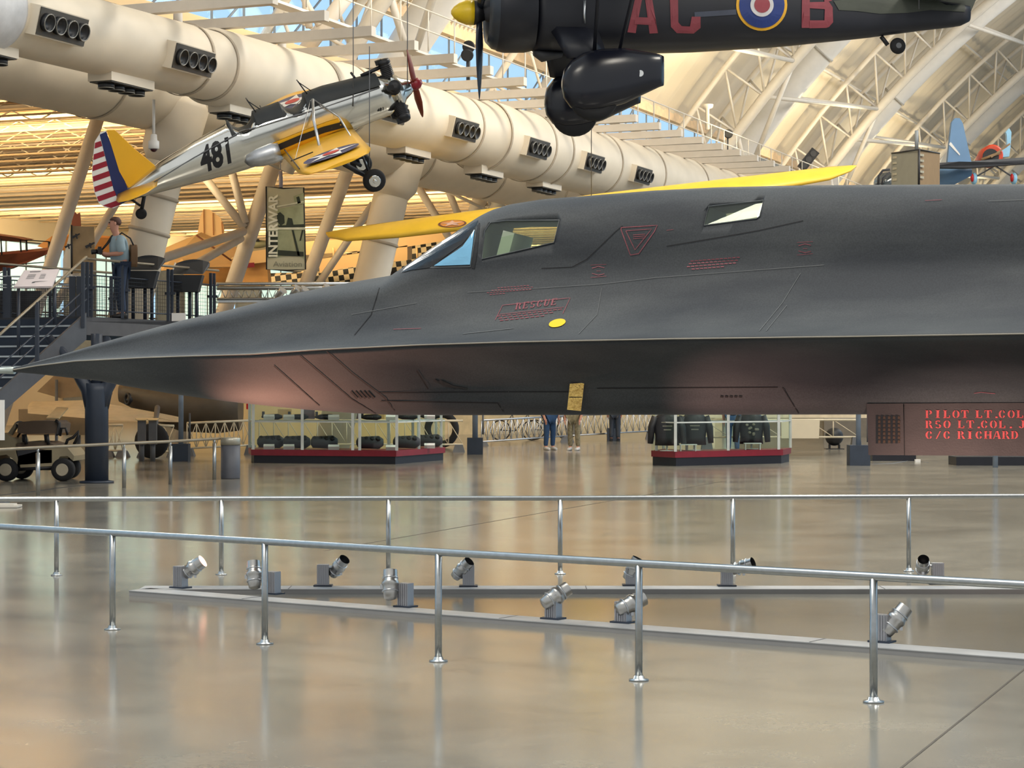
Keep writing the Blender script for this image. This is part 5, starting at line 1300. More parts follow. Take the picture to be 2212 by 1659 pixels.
bq([(600, 487), (658, 484), (658, 491), (602, 491)], q, 0, .02); bq([(634, 424), (656, 416), (657, 440), (640, 443), (636, 436)], q, 1, .02); bq([(640, 426), (646, 424), (650, 438), (643, 440)], q, 0, .025)
bq([(598, 445), (656, 434), (656, 437), (598, 448)], q, 2, .025); bq([(580, 492), (659, 491), (659, 496), (580, 496)], q, 2, .022)
bq([(578, 500), (600, 500), (600, 528), (596, 556), (578, 556)], q, 0, .015); bq([(630, 497), (634, 497), (648, 552), (643, 552)], q, 0, .02); bq([(652, 497), (656, 497), (650, 520), (647, 520)], q, 0, .02)
bq([(600, 540), (656, 544), (656, 554), (600, 552)], q, 0, .02)
part('photographs', q, [M_pd, M_pm, M_pl], bn_)
q = MB(); vs, fs = text2d('INTERWAR', 0, .03); w_ = max(v[0] for v in vs)
q.add([P(599-v[1]*27, 556-v[0]*(136/w_), BD-.035) for v in vs], fs); part('lettering', q, mat('letter_pale', (238, 238, 222), .7), bn_)
q = MB(); vs, fs = text2d('Aviation'); w_ = max(v[0] for v in vs)
q.add([P(590+v[0]*(62/w_), 576-v[1]*17, BD-.02) for v in vs], fs); part('lower_lettering', q, mat('letter_grey', (140, 140, 124), .7), bn_)
b2 = thing('hanging_banner_box', 'four-sided grey and tan hanging banner above the jet spine', 'banner', P(1985, 400, 58))
q = MB(); q.prism([P(1926, 331, 57), P(1985, 323, 55.5), P(1985, 412, 55.5), P(1926, 412, 57)], V(0, .04, 0)); part('grey_side', q, mat('banner_grey', (150, 148, 134), .8, var=.04), b2)
q = MB(); q.prism([P(1985, 323, 55.5), P(2030, 331, 57.3), P(2030, 412, 57.3), P(1985, 412, 55.5)], V(0, .04, 0)); part('tan_side', q, mat('banner_tan', (150, 122, 86), .8, var=.06), b2)
q = MB(); q.tube(P(1985, 322, 55.4), P(1985, 412, 55.4), .03); q.path([P(1926, 331, 57), P(1985, 323, 55.4), P(2030, 331, 57.3)], .02, 5); part('corner_rod', q, M_black, b2)
q = MB(); q.tube(P(1980, 325, 56), P(1980, 282, 56), .05); part('stem', q, mat('stem_grey', (130, 136, 140), .5), b2)
q = MB()
for k in range(5): q.add([P(1928, 338+k*12, 56.9), P(1937, 337+k*12, 56.7), P(1937, 342+k*12, 56.7), P(1928, 343+k*12, 56.9)], [(0, 1, 2, 3)]); q.add([P(1988, 332+k*12, 55.5), P(1996, 333+k*12, 55.8), P(1996, 338+k*12, 55.8), P(1988, 337+k*12, 55.5)], [(0, 1, 2, 3)])
part('faded_print', q, mat('faint_print', (176, 168, 146), .8), b2)
b3 = thing('tan_banner', 'tan hanging banner with small aircraft drawings behind the person', 'banner', P(180, 583, 44))
q = MB(); slab([(155, 488), (203, 490), (206, 590), (155, 590)], 44, .03, q); part('tan_face', q, mat('banner_sand', (178, 150, 112), .8), b3)
q = MB(); q.prism([P(154, 490, 44), P(136, 560, 45.2), P(136, 600, 45.2), P(154, 600, 44)], V(.02, .02, 0)); part('white_face', q, M_whitep, b3)
q = MB(); q.tube(P(154.5, 486, 43.95), P(155, 592, 43.95), .02); part('edge_rod', q, M_black, b3)
q = MB()
for cx, cy, r in ((164, 508, 9), (194, 528, 11), (147, 530, 8)):
    q.add([P(cx-r, cy+r*.3, 43.9), P(cx+r*.9, cy-r*.5, 43.9), P(cx+r, cy-r*.2, 43.9), P(cx-r*.7, cy+r*.8, 43.9)], [(0, 1, 2, 3)])
    q.add([P(cx-2, cy-3, 43.89), P(cx+2, cy-3, 43.89), P(cx+4, cy+8, 43.89), P(cx+1, cy+8, 43.89)], [(0, 1, 2, 3)])
part('aircraft_drawings', q, M_dkgrey, b3)

# ================= more aircraft in the background =================
rb = thing('rust_brown_biplane', 'rust-brown biplane at the left edge, lower wing crossing the windows', 'biplane', P(20, 560, 50))
M_rust = mat('rust_fabric', (124, 62, 44), .6, var=.08)
q = MB(); q.prism([P(-60, 556, 50), P(40, 547, 49.5), P(100, 541, 49), P(106, 547, 49), P(95, 552, 49.2), P(30, 580, 50), P(-60, 600, 51)], V(.1, .5, .12)); part('lower_wing', q, M_rust, rb)
q = MB(); q.prism([P(-60, 500, 50), P(30, 513, 49.5), P(55, 518, 49.5), P(40, 522, 50), P(-60, 518, 51)], V(.1, .5, .05)); part('upper_wing', q, M_rust, rb)
for x in (2, 44, 57):
    q = MB(); q.tube(P(x, 516, 49.7), P(x+2, 552, 49.7), .02, n=5); part('wing_strut', q, M_black, rb)
q = MB(); q.tube(P(45, 518, 49.7), P(106, 522, 49.7), .012, n=4); q.tube(P(106, 522, 49.6), P(108, 545, 49.6), .03, n=5); q.path([P(0, 590, 50), P(50, 570, 49.7), P(104, 566, 49.7)], .012, 4); part('rigging', q, M_black, rb)
rt = thing('red_tail_fin', 'small rust-red aircraft tail showing above the tan banner', 'aircraft tail', P(165, 487, 52))
q = MB(); slab([(154, 488), (157, 465), (162, 458), (166, 463), (172, 459), (174, 488)], 52, .08, q); part('fin', q, M_rust, rt)
oy = thing('orange_wing_aircraft', 'orange-winged aircraft part hanging before the left windows', 'aircraft', P(100, 530, 54))
q = MB(); q.prism([P(80, 532, 54), P(112, 510, 54), P(150, 508, 54.4), P(240, 514, 55), P(240, 550, 55), P(100, 538, 54)], V(.1, .4, .06)); part('wing', q, M_orange, oy)
tb = thing('tan_high_tail_aircraft', 'large tan fabric aircraft, tall fin and wide tail behind the consoles', 'biplane', P(440, 600, 66))
q = MB(); slab([(426, 512), (432, 470), (439, 452), (452, 452), (462, 460), (476, 470), (483, 490), (483, 512)], 66, .15, q); fn = part('fin', q, M_tan, tb)
q = MB(); 
for x0, y0, x1, y1 in ((440, 452, 441, 510), (460, 460, 461, 508), (479, 480, 481, 508)): q.beam(P(x0, y0, 65.95), P(x1, y1, 65.95), .03, .02, up=(0, 1, 0))
part('fabric_seams', q, mat('seam_brown', (150, 96, 44), .7), fn)
q = MB(); q.prism([P(348, 540, 65), P(425, 507, 65.5), P(530, 552, 66), P(560, 575, 66), P(400, 578, 64), P(348, 585, 64)], V(.1, .3, .1)); part('tailplane', q, M_tan, tb)
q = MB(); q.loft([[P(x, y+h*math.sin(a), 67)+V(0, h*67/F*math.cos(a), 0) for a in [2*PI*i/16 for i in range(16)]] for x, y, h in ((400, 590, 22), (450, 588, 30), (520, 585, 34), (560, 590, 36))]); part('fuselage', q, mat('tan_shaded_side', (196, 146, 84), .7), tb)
q = MB(); q.tube(P(424, 508, 64.9), P(500, 563, 64.9), .03, n=5); part('edge_stripe', q, mat('stripe_brown', (110, 62, 40), .6), tb)
tc_ = thing('tan_cockpit_aircraft', 'tan aircraft nose with maroon trim just left of the interwar banner', 'aircraft', P(550, 600, 60))
q = MB(); slab([(524, 570), (576, 566), (580, 612), (520, 616)], 60, .8, q); part('fuselage', q, mat('plywood_tan', (206, 154, 90), .5, var=.1, scale=3), tc_)
q = MB(); slab([(530, 545), (578, 538), (578, 566), (523, 572)], 59.8, .5, q); slab([(500, 556), (530, 549), (530, 553), (500, 560)], 59.8, .3, q); part('wing', q, M_tan, tc_)
q = MB(); slab([(525, 569), (549, 567), (550, 577), (524, 579)], 59.7, .05, q); slab([(522, 563), (534, 552), (526, 566), (518, 592), (514, 590)], 59.7, .05, q); part('maroon_trim', q, M_maroon, tc_)
gl_ = thing('grey_airship_model', 'small grey-green rounded aircraft between column and interwar banner', 'aircraft', P(552, 528, 64))
q = MB(); q.ball(P(553, 527, 64), .3, 18, 10, sc=(1.3, .6, .45)); part('hull', q, mat('grey_green', (150, 150, 118), .6), gl_)
q = MB(); q.tube(P(548, 519, 63.8), P(560, 519, 63.8), .04); part('canopy', q, M_dkgrey, gl_)
bp = thing('tan_biplane', 'tan-winged biplane right of the interwar banner, below the yellow wing', 'biplane', P(800, 560, 70))
for nm, pts in (('upper_wing', [(590, 531), (680, 520), (860, 512), (985, 494), (1010, 512), (880, 533), (700, 548), (590, 556)]), ('lower_wing', [(690, 560), (800, 543), (880, 530), (880, 562), (790, 572), (690, 590)])):
    q = MB(); q.prism([P(x, y, 70) for x, y in pts], V(.1, 1.2, .12)); part(nm, q, M_tan, bp)
q = MB(); q.prism([P(840, 511, 71), P(955, 500, 71), P(940, 508, 71), P(845, 522, 71)], V(0, .3, 0)); part('dark_radiator', q, M_dkgrey, bp)
q = MB()
for x in (720, 800, 900): q.tube(P(x, 535, 69.9), P(x+2, 560, 69.9), .04, n=6)
part('wing_struts', q, M_tan, bp)
# checkered aircraft
mck = bpy.data.materials.new('checkered_livery'); mck.use_nodes = True; nt = mck.node_tree
ck = nt.nodes.new('ShaderNodeTexChecker'); tcn = nt.nodes.new('ShaderNodeNewGeometry'); mpn = nt.nodes.new('ShaderNodeMapping')
nt.links.new(tcn.outputs['Position'], mpn.inputs[0]); mpn.inputs['Rotation'].default_value = (0, math.radians(8), 0); mpn.inputs['Scale'].default_value = (1, .0001, 1)
nt.links.new(mpn.outputs[0], ck.inputs['Vector']); ck.inputs['Scale'].default_value = 5.2; ck.inputs['Color1'].default_value = lin((30, 32, 34))+(1,); ck.inputs['Color2'].default_value = lin((206, 190, 158))+(1,)
nt.links.new(ck.outputs['Color'], nt.nodes['Principled BSDF'].inputs['Base Color'])
ckk = thing('checkered_aircraft', 'black and cream checkered aircraft behind the wide slanted duct', 'aircraft', P(820, 590, 75))
q = MB(); q.loft([[P(x, y, 75)+V(0, math.cos(a)*h*75/F, math.sin(a)*h*75/F) for a in [2*PI*i/20 for i in range(20)]] for x, y, h in ((630, 612, 14), (700, 588, 30), (780, 580, 40), (880, 566, 46), (980, 548, 46), (1040, 540, 30))]); part('fuselage', q, mck, ckk)
q = MB(); q.prism([P(560, 595, 73), P(700, 590, 73), P(700, 612, 73), P(560, 618, 73)], V(0, .6, .1)); part('lower_wing', q, mck, ckk)
q = MB(); q.prism([P(770, 592, 73), P(860, 585, 73), P(870, 606, 73), P(785, 612, 73)], V(0, .3, 0)); part('black_cowling', q, M_black, ckk)
# blue naval aircraft tail, right
bt = thing('blue_naval_aircraft', 'blue aircraft tail standing up beside the hanging banner box', 'propeller aircraft', P(2075, 400, 62))
M_nav = mat('naval_blue', (108, 144, 182), .55, var=.08, scale=1.5)
q = MB(); slab([(2047, 350), (2052, 300), (2056, 264), (2063, 255), (2073, 255), (2080, 266), (2090, 312), (2099, 352)], 62, .22, q); part('fin', q, M_nav, bt)
q = MB(); slab([(2052, 308), (2054, 307), (2074, 333), (2073, 336), (2050, 312)], 61.98, .02, q); part('white_stripe', q, M_whitep, bt)
q = MB(); q.prism([P(2010, 353, 61.6), P(2072, 349, 61.6), P(2100, 352, 62), P(2230, 345, 62.4), P(2230, 352, 62.4), P(2098, 362, 61.8), P(2010, 361, 61.4)], V(0, .9, .05)); part('tailplane', q, M_dkgrey, bt)
q = MB(); q.loft([[P(x, y, 63)+V(0, math.cos(a)*h*63/F, math.sin(a)*h*63/F) for a in [2*PI*i/16 for i in range(16)]] for x, y, h in ((2010, 390, 24), (2060, 380, 20), (2098, 372, 8))]); part('fuselage', q, M_nav, bt)
sb = thing('stunt_biplane', 'small orange and light blue stunt aircraft at the right edge', 'aircraft', P(2150, 345, 70))
q = MB(); q.loft([[P(2142, 336, 70)+V(math.cos(a)*r, x, math.sin(a)*r) for a in [2*PI*i/20 for i in range(20)]] for x, r in ((-.2, .30), (-.15, .36), (.6, .36), (2.2, .1))]); part('cowling', q, mat('cowl_orange', (208, 70, 36), .4), sb)
q = MB(); q.lathe([(0, .28), (.01, .28)], P(2140, 339, 69.75), (0, -1, 0), 18); part('engine_face', q, M_black, sb)
q = MB(); q.prism([P(2140, 338, 69.6), P(2142, 341, 69.6), P(2183, 312, 69.6), P(2181, 309, 69.6)], V(0, .06, 0)); q.tube(P(2120, 345, 69.7), P(2160, 330, 69.7), .05); part('propeller', q, mat('prop_tan', (150, 120, 84), .5), sb)
M_ice = mat('ice_blue_paint', (150, 206, 238), .4)
q = MB(); slab([(2160, 340), (2164, 325), (2176, 318), (2175, 292), (2173, 285), (2180, 277), (2185, 285), (2183, 318), (2180, 338)], 71, .2, q); part('fin', q, M_ice, sb)
for x in (2104, 2190):
    q = MB(); q.ball(P(x, 386, 70), .14, 12, 8, sc=(.8, 1.4, 1.5)); w_ = part('wheel_spat', q, M_ice, sb)
    q = MB(); q.ball(P(x-4, 384, 69.8), .09, 10, 6, sc=(.7, 1, 1.6)); part('red_stripe', q, M_red, w_)
q = MB(); q.prism([P(2040, 352, 69.5), P(2240, 338, 69.5), P(2240, 346, 69.5), P(2040, 360, 69.5)], V(0, 1, 0)); q.path([P(2104, 384, 70), P(2150, 358, 70), P(2190, 384, 70)], .03, 6); part('wing', q, M_grey, sb)
gc = thing('glazed_nose_aircraft', 'aircraft with dark framed glazed nose left of the banner box', 'aircraft', P(1910, 395, 66))
q = MB(); q.path([P(1897, 400, 66), P(1898, 380, 66), P(1907, 368, 66), P(1922, 366, 66)], .04, 6); q.path([P(1905, 400, 66), P(1907, 385, 66), P(1922, 372, 66)], .03, 6); part('frame', q, M_dkgrey, gc)
q = MB(); q.ball(P(1915, 395, 67), .42, 14, 8, sc=(1, 1, .8)); part('canopy', q, glass('canopy_glass', (160, 176, 190), .2), gc)

# small fittings on the vault
for i, (x, y, lb) in enumerate(((2093, 131, 'upper black three-cell fitting on a roof pipe at the far right'), (2183, 195, 'lower black three-cell fitting at the far right edge'), (1746, 345, 'black fitting at the foot of a roof pipe above the yellow wing tip'))):
    c = PU(x, y, -22.2); o = thing('roof_fitting', lb, 'light fitting', c)
    A = V(.62, 0, .78); q = MB(); R = frame((0, 0, 0), (0, -1, 0), V(.78, 0, -.62), A).to_3x3(); q.box(c, (.25, .4, 1.0), R); part('casing', q, M_black, o)
    for k in (-1, 0, 1): q = MB(); q.lathe([(0, .13), (.02, .13)], c+A*k*.32+V(0, -.13, 0), (0, -1, 0), 12); part('cell', q, M_dkgrey, o)
for i, (x, y, lb) in enumerate(((1573, 289, 'round black lamp on the catwalk, left of the yellow wing tip'), (1009, 119, 'round black lamp just left of the black propeller blade'), (1012, 101, 'round black lamp above another one by the propeller blade'))):
    c = PU(x, y, -22); o = thing('catwalk_lamp', lb, 'lamp', c)
    q = MB(); q.lathe([(-.2, .05), (-.15, .15), (.05, .17), (.08, .14)], c, (0.1, -1, -.2), 16); part('lamp_head', q, M_black, o); q = MB(); q.tube(c+V(0, .1, 0), c+V(0, .2, -.9), .03, n=6); part('bracket', q, M_dkgrey, o)
c = PU(1528, 280, -22.3); o = thing('horn_mast', 'white horn on a short mast on the catwalk, right of the wheel spats', 'mast', c)
q = MB(); q.lathe([(0, .09), (.75, .07), (.8, .2), (.92, .22)], c, (0, 0, 1), 14); part('mast', q, M_white, o)
# ================= golf cart =================
gd = 37.0
def C_(x, y, d=gd): return P(x, y, d)
gcart = thing('golf_cart', 'beige golf cart with dark bench seat parked left of the steel column', 'golf cart', G(75, 1038))
M_cart = mat('cart_beige', (150, 138, 112), .45, var=.05); M_seat = mat('seat_vinyl', (92, 76, 62), .6)
S_ = gd/F
def body_loft(nm, pts, w, m, d0=gd-.0):
    q = MB(); q.prism([C_(x, y, d0) for x, y in pts], V(0, w, 0)); return part(nm, q, m, gcart)
body_loft('front_cowl', [(-40, 1000), (-40, 950), (-20, 938), (8, 935), (28, 945), (34, 965), (44, 1010), (34, 1012), (28, 992), (14, 982), (-6, 985), (-16, 1005)], 1.1, M_cart)
body_loft('rear_body', [(80, 975), (120, 965), (146, 968), (160, 985), (158, 996), (146, 985), (130, 986), (120, 1000), (116, 1012), (88, 1012), (36, 1012), (40, 985)], 1.1, M_cart)
body_loft('seat_box', [(34, 972), (112, 972), (112, 1000), (42, 1004)], 1.0, M_dkgrey)
q = MB(); 
q.loft([[C_(x, y, gd+.05)+V(0, t, 0) for x, y in ((36, 958), (60, 954), (100, 955), (116, 960), (114, 972), (36, 972))] for t in (0, 1.0)], smooth=False); part('seat', q, M_seat, gcart)
q = MB(); q.loft([[C_(x, y, gd+.05)+V(0, t, 0) for x, y in ((37, 935), (40, 912), (70, 909), (118, 909), (127, 916), (125, 936), (60, 938))] for t in (0, 1.0)], smooth=False); part('seat_back', q, M_seat, gcart)
q = MB(); q.path([C_(120, 908, gd), C_(128, 914, gd), C_(126, 938, gd), C_(122, 938, gd)], .035, 6); part('seat_back_piping', q, M_black, gcart)
for x in (52, 100):
    q = MB(); q.path([C_(x, 938, gd+.02), C_(x+2, 955, gd+.02)], .045, 8); q.tube(C_(x+1, 940, gd), C_(x+5, 960, gd), .03); part('seat_bracket', q, M_black, gcart)
q = MB(); q.torus(C_(52, 922, gd+.35), V(.5, -.3, .8), .15, .017); q.path([C_(52, 922, gd+.35), C_(34, 950, gd+.35)], .02, 6); part('steering_wheel', q, M_black, gcart)
q = MB(); q.path([C_(30, 950, gd+.3), C_(22, 938, gd+.3), C_(38, 915, gd+.3)], .05, 8); part('dashboard_column', q, M_cart, gcart)
q = MB(); q.path([C_(130, 942), C_(133, 925), C_(142, 925), C_(146, 940)], .022, 6); q.path([C_(142, 962), C_(146, 950), (C_(158, 945)), C_(170, 932), C_(168, 945), C_(160, 960)], .03, 6); part('armrest', q, M_black, gcart)
for x, dd in ((15, 0), (137, 0), (48, 1.0), (150, 1.0)):
    r = 25*S_; c = V((x-CX)*(gd+dd)/F, gd+dd-.02, r)
    q = MB(); q.lathe([(-.10, r*.6), (-.09, r*.92), (-.04, r), (.06, r), (.1, r*.9), (.11, r*.6)], c, (0, 1, 0), 28); wh = part('wheel', q, M_rubber, gcart)
    q = MB(); q.lathe([(-.115, r*.5), (-.10, r*.55), (-.07, r*.45), (-.09, r*.2), (-.11, .02)], c, (0, 1, 0), 20); part('rim', q, mat('rim_beige', (170, 160, 140), .4), wh)
q = MB(); q.tube(C_(36, 1014), C_(118, 1010), .03); q.tube(C_(60, 1010, gd+.5), C_(110, 1010, gd+.5), .05); part('chassis', q, M_black, gcart)
# railing behind the jet nose, left
lr = thing('barrier_railing', 'low steel barrier railing in front of the golf cart, ending at the grey bin', 'railing', G(82, 1070))
ends = [(-160, 1094), (82, 1070), (268, 1054), (368, 1046), (463, 1036), (474, 1034)]
rz = .74; gp = [G(*e) for e in ends]
q = MB(); q.path([p+V(0, 0, rz) for p in gp], .026, 8); part('top_rail', q, M_rail, lr)
for p in gp[1:5]:
    q = MB(); q.tube(p, p+V(0, 0, rz-.08), .034, n=10); q.tube(p+V(0, 0, rz-.1), p+V(0, 0, rz), .018, n=8); part('post', q, M_steel, lr)
# bin
b_ = G(498, 1034); bi = thing('litter_bin', 'grey round litter bin with pale rim at the end of the low railing', 'bin', b_)
q = MB(); q.lathe([(0, .17), (.02, .178), (.62, .178)], b_, (0, 0, 1), 24); part('body', q, mat('bin_grey', (86, 88, 96), .5), bi)
q = MB(); q.lathe([(.62, .184), (.74, .184), (.755, .17), (.76, .10)], b_, (0, 0, 1), 24); part('rim', q, mat('bin_rim', (176, 172, 158), .35, .5), bi)
# posts on blocks
def block_post(px, y, w, h, pw, lb, m=M_steel):
    g = G(px, y); s = g.y/F; o = thing('block_based_post', lb, 'post', g)
    q = MB(); q.box(g+V(0, w*s/2, h*s/2), (w*s, w*s, h*s)); part('concrete_block', q, mat('block_blue_grey', (52, 62, 78), .6), o)
    q = MB(); q.tube(g+V(0, w*s/2, h*s), g+V(0, w*s/2, 2.9), pw*s/2, n=12); part('pole', q, mat('pole_blue_grey', (128, 142, 160), .5), o)
    q = MB(); q.tube(g+V(.2, w*s/2, .5), g+V(.2, w*s/2, 1.1), pw*s*.2, n=6); part('conduit', q, M_grey, o)
block_post(388, 997, 36, 38, 11, 'grey post on a square block behind the low railing')
block_post(1026, 982, 34, 36, 12, 'grey post on a square block right of the first display case')
block_post(1326, 953, 28, 28, 12, 'small far post on a block left of the jackets case')
block_post(1858, 1006, 44, 44, 11, 'blue-grey post on a big block beside the nose gear door')
g = G(2150, 1010); q = MB(); q.tube(g, g+V(0, 0, 2.6), .055); tag(part('steel_post', q, mat('pole_blue_grey', (128, 142, 160), .5)), 'thin blue-grey post under the crew names', 'post')

# ================= display cases =================
M_cg = glass('case_glass', (248, 253, 251), .02); M_fr = mat('case_frame', (206, 210, 206), .4)
def case(label, front, depth, hr, hb, posts, ht):
    """front: floor pixels of the front corners; depth vector closes the plan"""
    f = [G(*p) for p in front]; back = [p+depth for p in reversed(f)]
    plan = f+back; c0 = sum(plan, V(0, 0, 0))/len(plan); o = thing('display_case', label, 'display case', V(c0.x, c0.y, 0))
    q = MB(); q.prism([c0+(p-c0)*.985 for p in plan], V(0, 0, hb)); part('plinth', q, mat('case_black', (20, 22, 34), .5), o)
    q = MB(); q.prism([p+V(0, 0, hb) for p in [c0+(p-c0)*1.01 for p in plan]], V(0, 0, hr)); part('red_band', q, M_maroon, o)
    n = len(plan); z = hb+hr
    for i in range(n):
        a, b = plan[i], plan[(i+1) % n]; q = MB(); q.prism([a+V(0, 0, z), b+V(0, 0, z), b+V(0, 0, ht), a+V(0, 0, ht)], (b-a).normalized().cross(V(0, 0, 1))*.01); part('glass_pane', q, M_cg, o)
    for (a, b) in posts(f, back):
        q = MB(); q.beam(a+V(0, 0, z), a+V(0, 0, ht), .06, .06, up=(0, 1, 0)); part('mullion', q, M_fr, o)
    q = MB(); q.prism([p+V(0, 0, ht) for p in plan], V(0, 0, .08)); part('top_frame', q, M_fr, o)
    q = MB()
    for i in range(n): q.beam(plan[i]+V(0, 0, z+.62), plan[(i+1) % n]+V(0, 0, z+.62), .03, .03)
    part('shelf_rail', q, M_fr, o)
    q = MB(); q.prism([c0+(p-c0)*.96+V(0, 0, z+.60) for p in plan], V(0, 0, .02)); part('glass_shelf', q, M_cg, o)
    return o, f, back, z, c0
dv = V(-.25, 1.5, 0)
def ps1(f, b):
    out = []
    for px in (547, 653, 762): out.append((PXL(px, f[0], f[1]), 0))
    for px in (777, 857): out.append((PXL(px, f[0], f[1]), 0))
    for px in (905, 953): out.append((PXL(px, f[1], f[2]), 0))
    out += [(p, 0) for p in b]; out.append(((b[0]+b[1])/2, 0)); return out
def PXL(px, a, b):
    k = (px-CX)/F; t = (k*a.y-a.x)/((b.x-a.x)-k*(b.y-a.y)); return a.lerp(b, t)
c1, f1, bk1, z1_, cc1 = case('long glass display case with maroon band holding dark engine parts', [(545, 1000), (855, 1003), (960, 994)], dv, .13, .17, ps1, 2.3)
def thing_box(nm, lb, cat, c, m, build, group=None):
    o = thing(nm, lb, cat, c, group=group); build(o, m, Vector(c)); return o
def engine(o, m, c):
    q = MB(); q.lathe([(-.3, .05), (-.25, .13), (.2, .15), (.3, .08)], c+V(0, 0, .16), (1, .2, 0), 14); part('crankcase', q, m, o)
    for i in range(4): q = MB(); q.lathe([(0, .05), (.12, .06), (.16, .04)], c+V(-.2+i*.13, 0, .16), (0, -.6, .6), 8); part('cylinder', q, M_black, o)
random.seed(3)
nm_ = ['leftmost', 'second', 'third', 'fourth', 'fifth', 'rightmost']
for i, px in enumerate((583, 640, 700, 800, 880, 930)):
    p = PXL(px, f1[0], f1[1] if px < 855 else f1[2]) if px < 855 else PXL(px, f1[1], f1[2]); c = p+V(-.05, .55, z1_)
    thing_box('aircraft_engine', nm_[i]+' dark machine part on the floor of the long display case', 'engine part', c, M_dkgrey, engine)
    c = p+V(-.05, .7, z1_+.64); o = thing('model_part', nm_[i]+' small dark model on the glass shelf of the long case', 'model', c)
    q = MB(); q.lathe([(-.22, .02), (-.1, .06), (.15, .07), (.25, .03)], c+V(0, 0, .08), (1, .1, 0), 10); part('body', q, M_black, o)
    q = MB(); q.box(c+V(0, 0, .09), (.12, .5, .02)); q.box(c+V(-.18, 0, .14), (.06, .02, .12)); part('wings', q, M_dkgrey, o)
for i, px in enumerate((570, 613, 710, 835, 918)):
    p = PXL(px, f1[0], f1[1]) if px < 855 else PXL(px, f1[1], f1[2])
    for k, z in enumerate((z1_+.02, z1_+.68)):
        q = MB(); q.box(p+V(.1, .12, z+.04), (.24, .08, .09), Matrix.Rotation(.6, 3, 'X')); tag(part('caption_card', q, M_whitep), 'small white caption card in the long case, %s, %s' % (['far left', 'left of the second mullion', 'centre left', 'right of centre', 'far right'][i], ['on its floor', 'on its shelf'][k]), 'label card', 'caption cards in the long case')
def ps2(f, b):
    out = [(PXL(px, f[0], f[1]), 0) for px in (1418, 1459)]+[(PXL(px, f[1], f[2]), 0) for px in (1573, 1682)]; out += [(p, 0) for p in b]; return out
c2, f2, bk2, z2_, cc2 = case('glass display case with maroon band holding dark leather jackets', [(1408, 1004), (1459, 1007), (1690, 1001)], V(.35, 1.3, 0), .13, .18, ps2, 2.3)
M_leather = mat('black_leather', (34, 34, 38), .45, var=.2, scale=8)
def jacket(px, lb, patch):
    p = PXL(px, f2[1], f2[2])+V(.05, .6, z2_); o = thing('leather_jacket', lb, 'jacket', p)
    q = MB(); rs = []
    for z, w, d in ((.12, .26, .15), (.3, .25, .15), (.55, .28, .16), (.72, .26, .14), (.80, .18, .11), (.84, .09, .08)): rs.append([p+V(w*math.cos(a), d*math.sin(a), z) for a in [2*PI*i/20 for i in range(20)]])
    q.loft(rs); part('torso', q, M_leather, o)
    for sg in (1, -1): q = MB(); q.path([p+V(sg*.24, 0, .74), p+V(sg*.33, 0, .5), p+V(sg*.36, -.03, .16)], [.09, .085, .06], 10); part('sleeve', q, M_leather, o)
    q = MB(); q.torus(p+V(0, 0, .84), (0, 0, 1), .08, .03, 16, 6); part('collar', q, M_leather, o)
    q = MB()
    if patch == 1:
        for k in range(3): q.box(p+V(0, -.165, .62-k*.08), (.26-.05*k, .012, .022))
    else:
        for k in range(9): q.ball(p+V(random.uniform(-.12, .12), -.158, .45+random.uniform(-.14, .14)), .035, 8, 5, sc=(1, .3, .8))
    part('back_print', q, mat('faded_print', (140, 134, 120), .7), o)
    q = MB(); q.tube(p, p+V(0, 0, .15), .02); q.lathe([(.0, .15), (.015, .15)], p, (0, 0, 1), 16); part('stand', q, M_fr, o)
jacket(1500, 'dark leather jacket with lettered back, middle of the jackets case', 1)
jacket(1625, 'dark leather jacket with painted back, right end of the jackets case', 2)
jacket(1440, 'dark leather jacket at the left end of the jackets case', 1)
for px, lb in ((1488, 'small white table stand before the middle jacket'), (1628, 'small white table stand before the right jacket')):
    p = PXL(px, f2[1], f2[2])+V(0, .22, z2_); o = thing('small_stand', lb, 'stand', p); q = MB(); q.box(p+V(0, 0, .14), (.38, .2, .02)); part('top', q, M_fr, o)
    for sx in (-.16, .16): q = MB(); q.box(p+V(sx, 0, .065), (.02, .18, .13)); part('leg', q, M_fr, o)
for px, y in ((1905, 996), (2120, 1006)):
    g = G(px, y); w = 1.0 if px < 2000 else 2.6; q = MB(); q.box(g+V(w*.3, .5, .09), (w, .8, .19)); tag(part('plinth', q, mat('case_black', (20, 22, 34), .5)), 'low dark plinth under the %s of the nose gear door' % ('left part' if px < 2000 else 'right part'), 'plinth')
# cable and socket on the floor
q = MB(); q.path([G(1880, 1003), G(1930, 1001), G(1970, 994), G(2005, 1000)], .01, 5); tag(part('floor_cable', q, M_grey), 'thin grey cable lying on the floor beside the big block', 'cable')
q = MB(); q.box(G(1982, 998)+V(0, 0, .03), (.12, .1, .06)); tag(part('socket_box', q, M_whitep), 'small white socket box on the floor under the gear door', 'socket')
q = MB(); q.path([G(-20, 1072), G(50, 1065), G(120, 1055), G(186, 1048)], .008, 5); tag(part('floor_cable', q, M_black), 'thin black cable on the floor in front of the golf cart', 'cable')

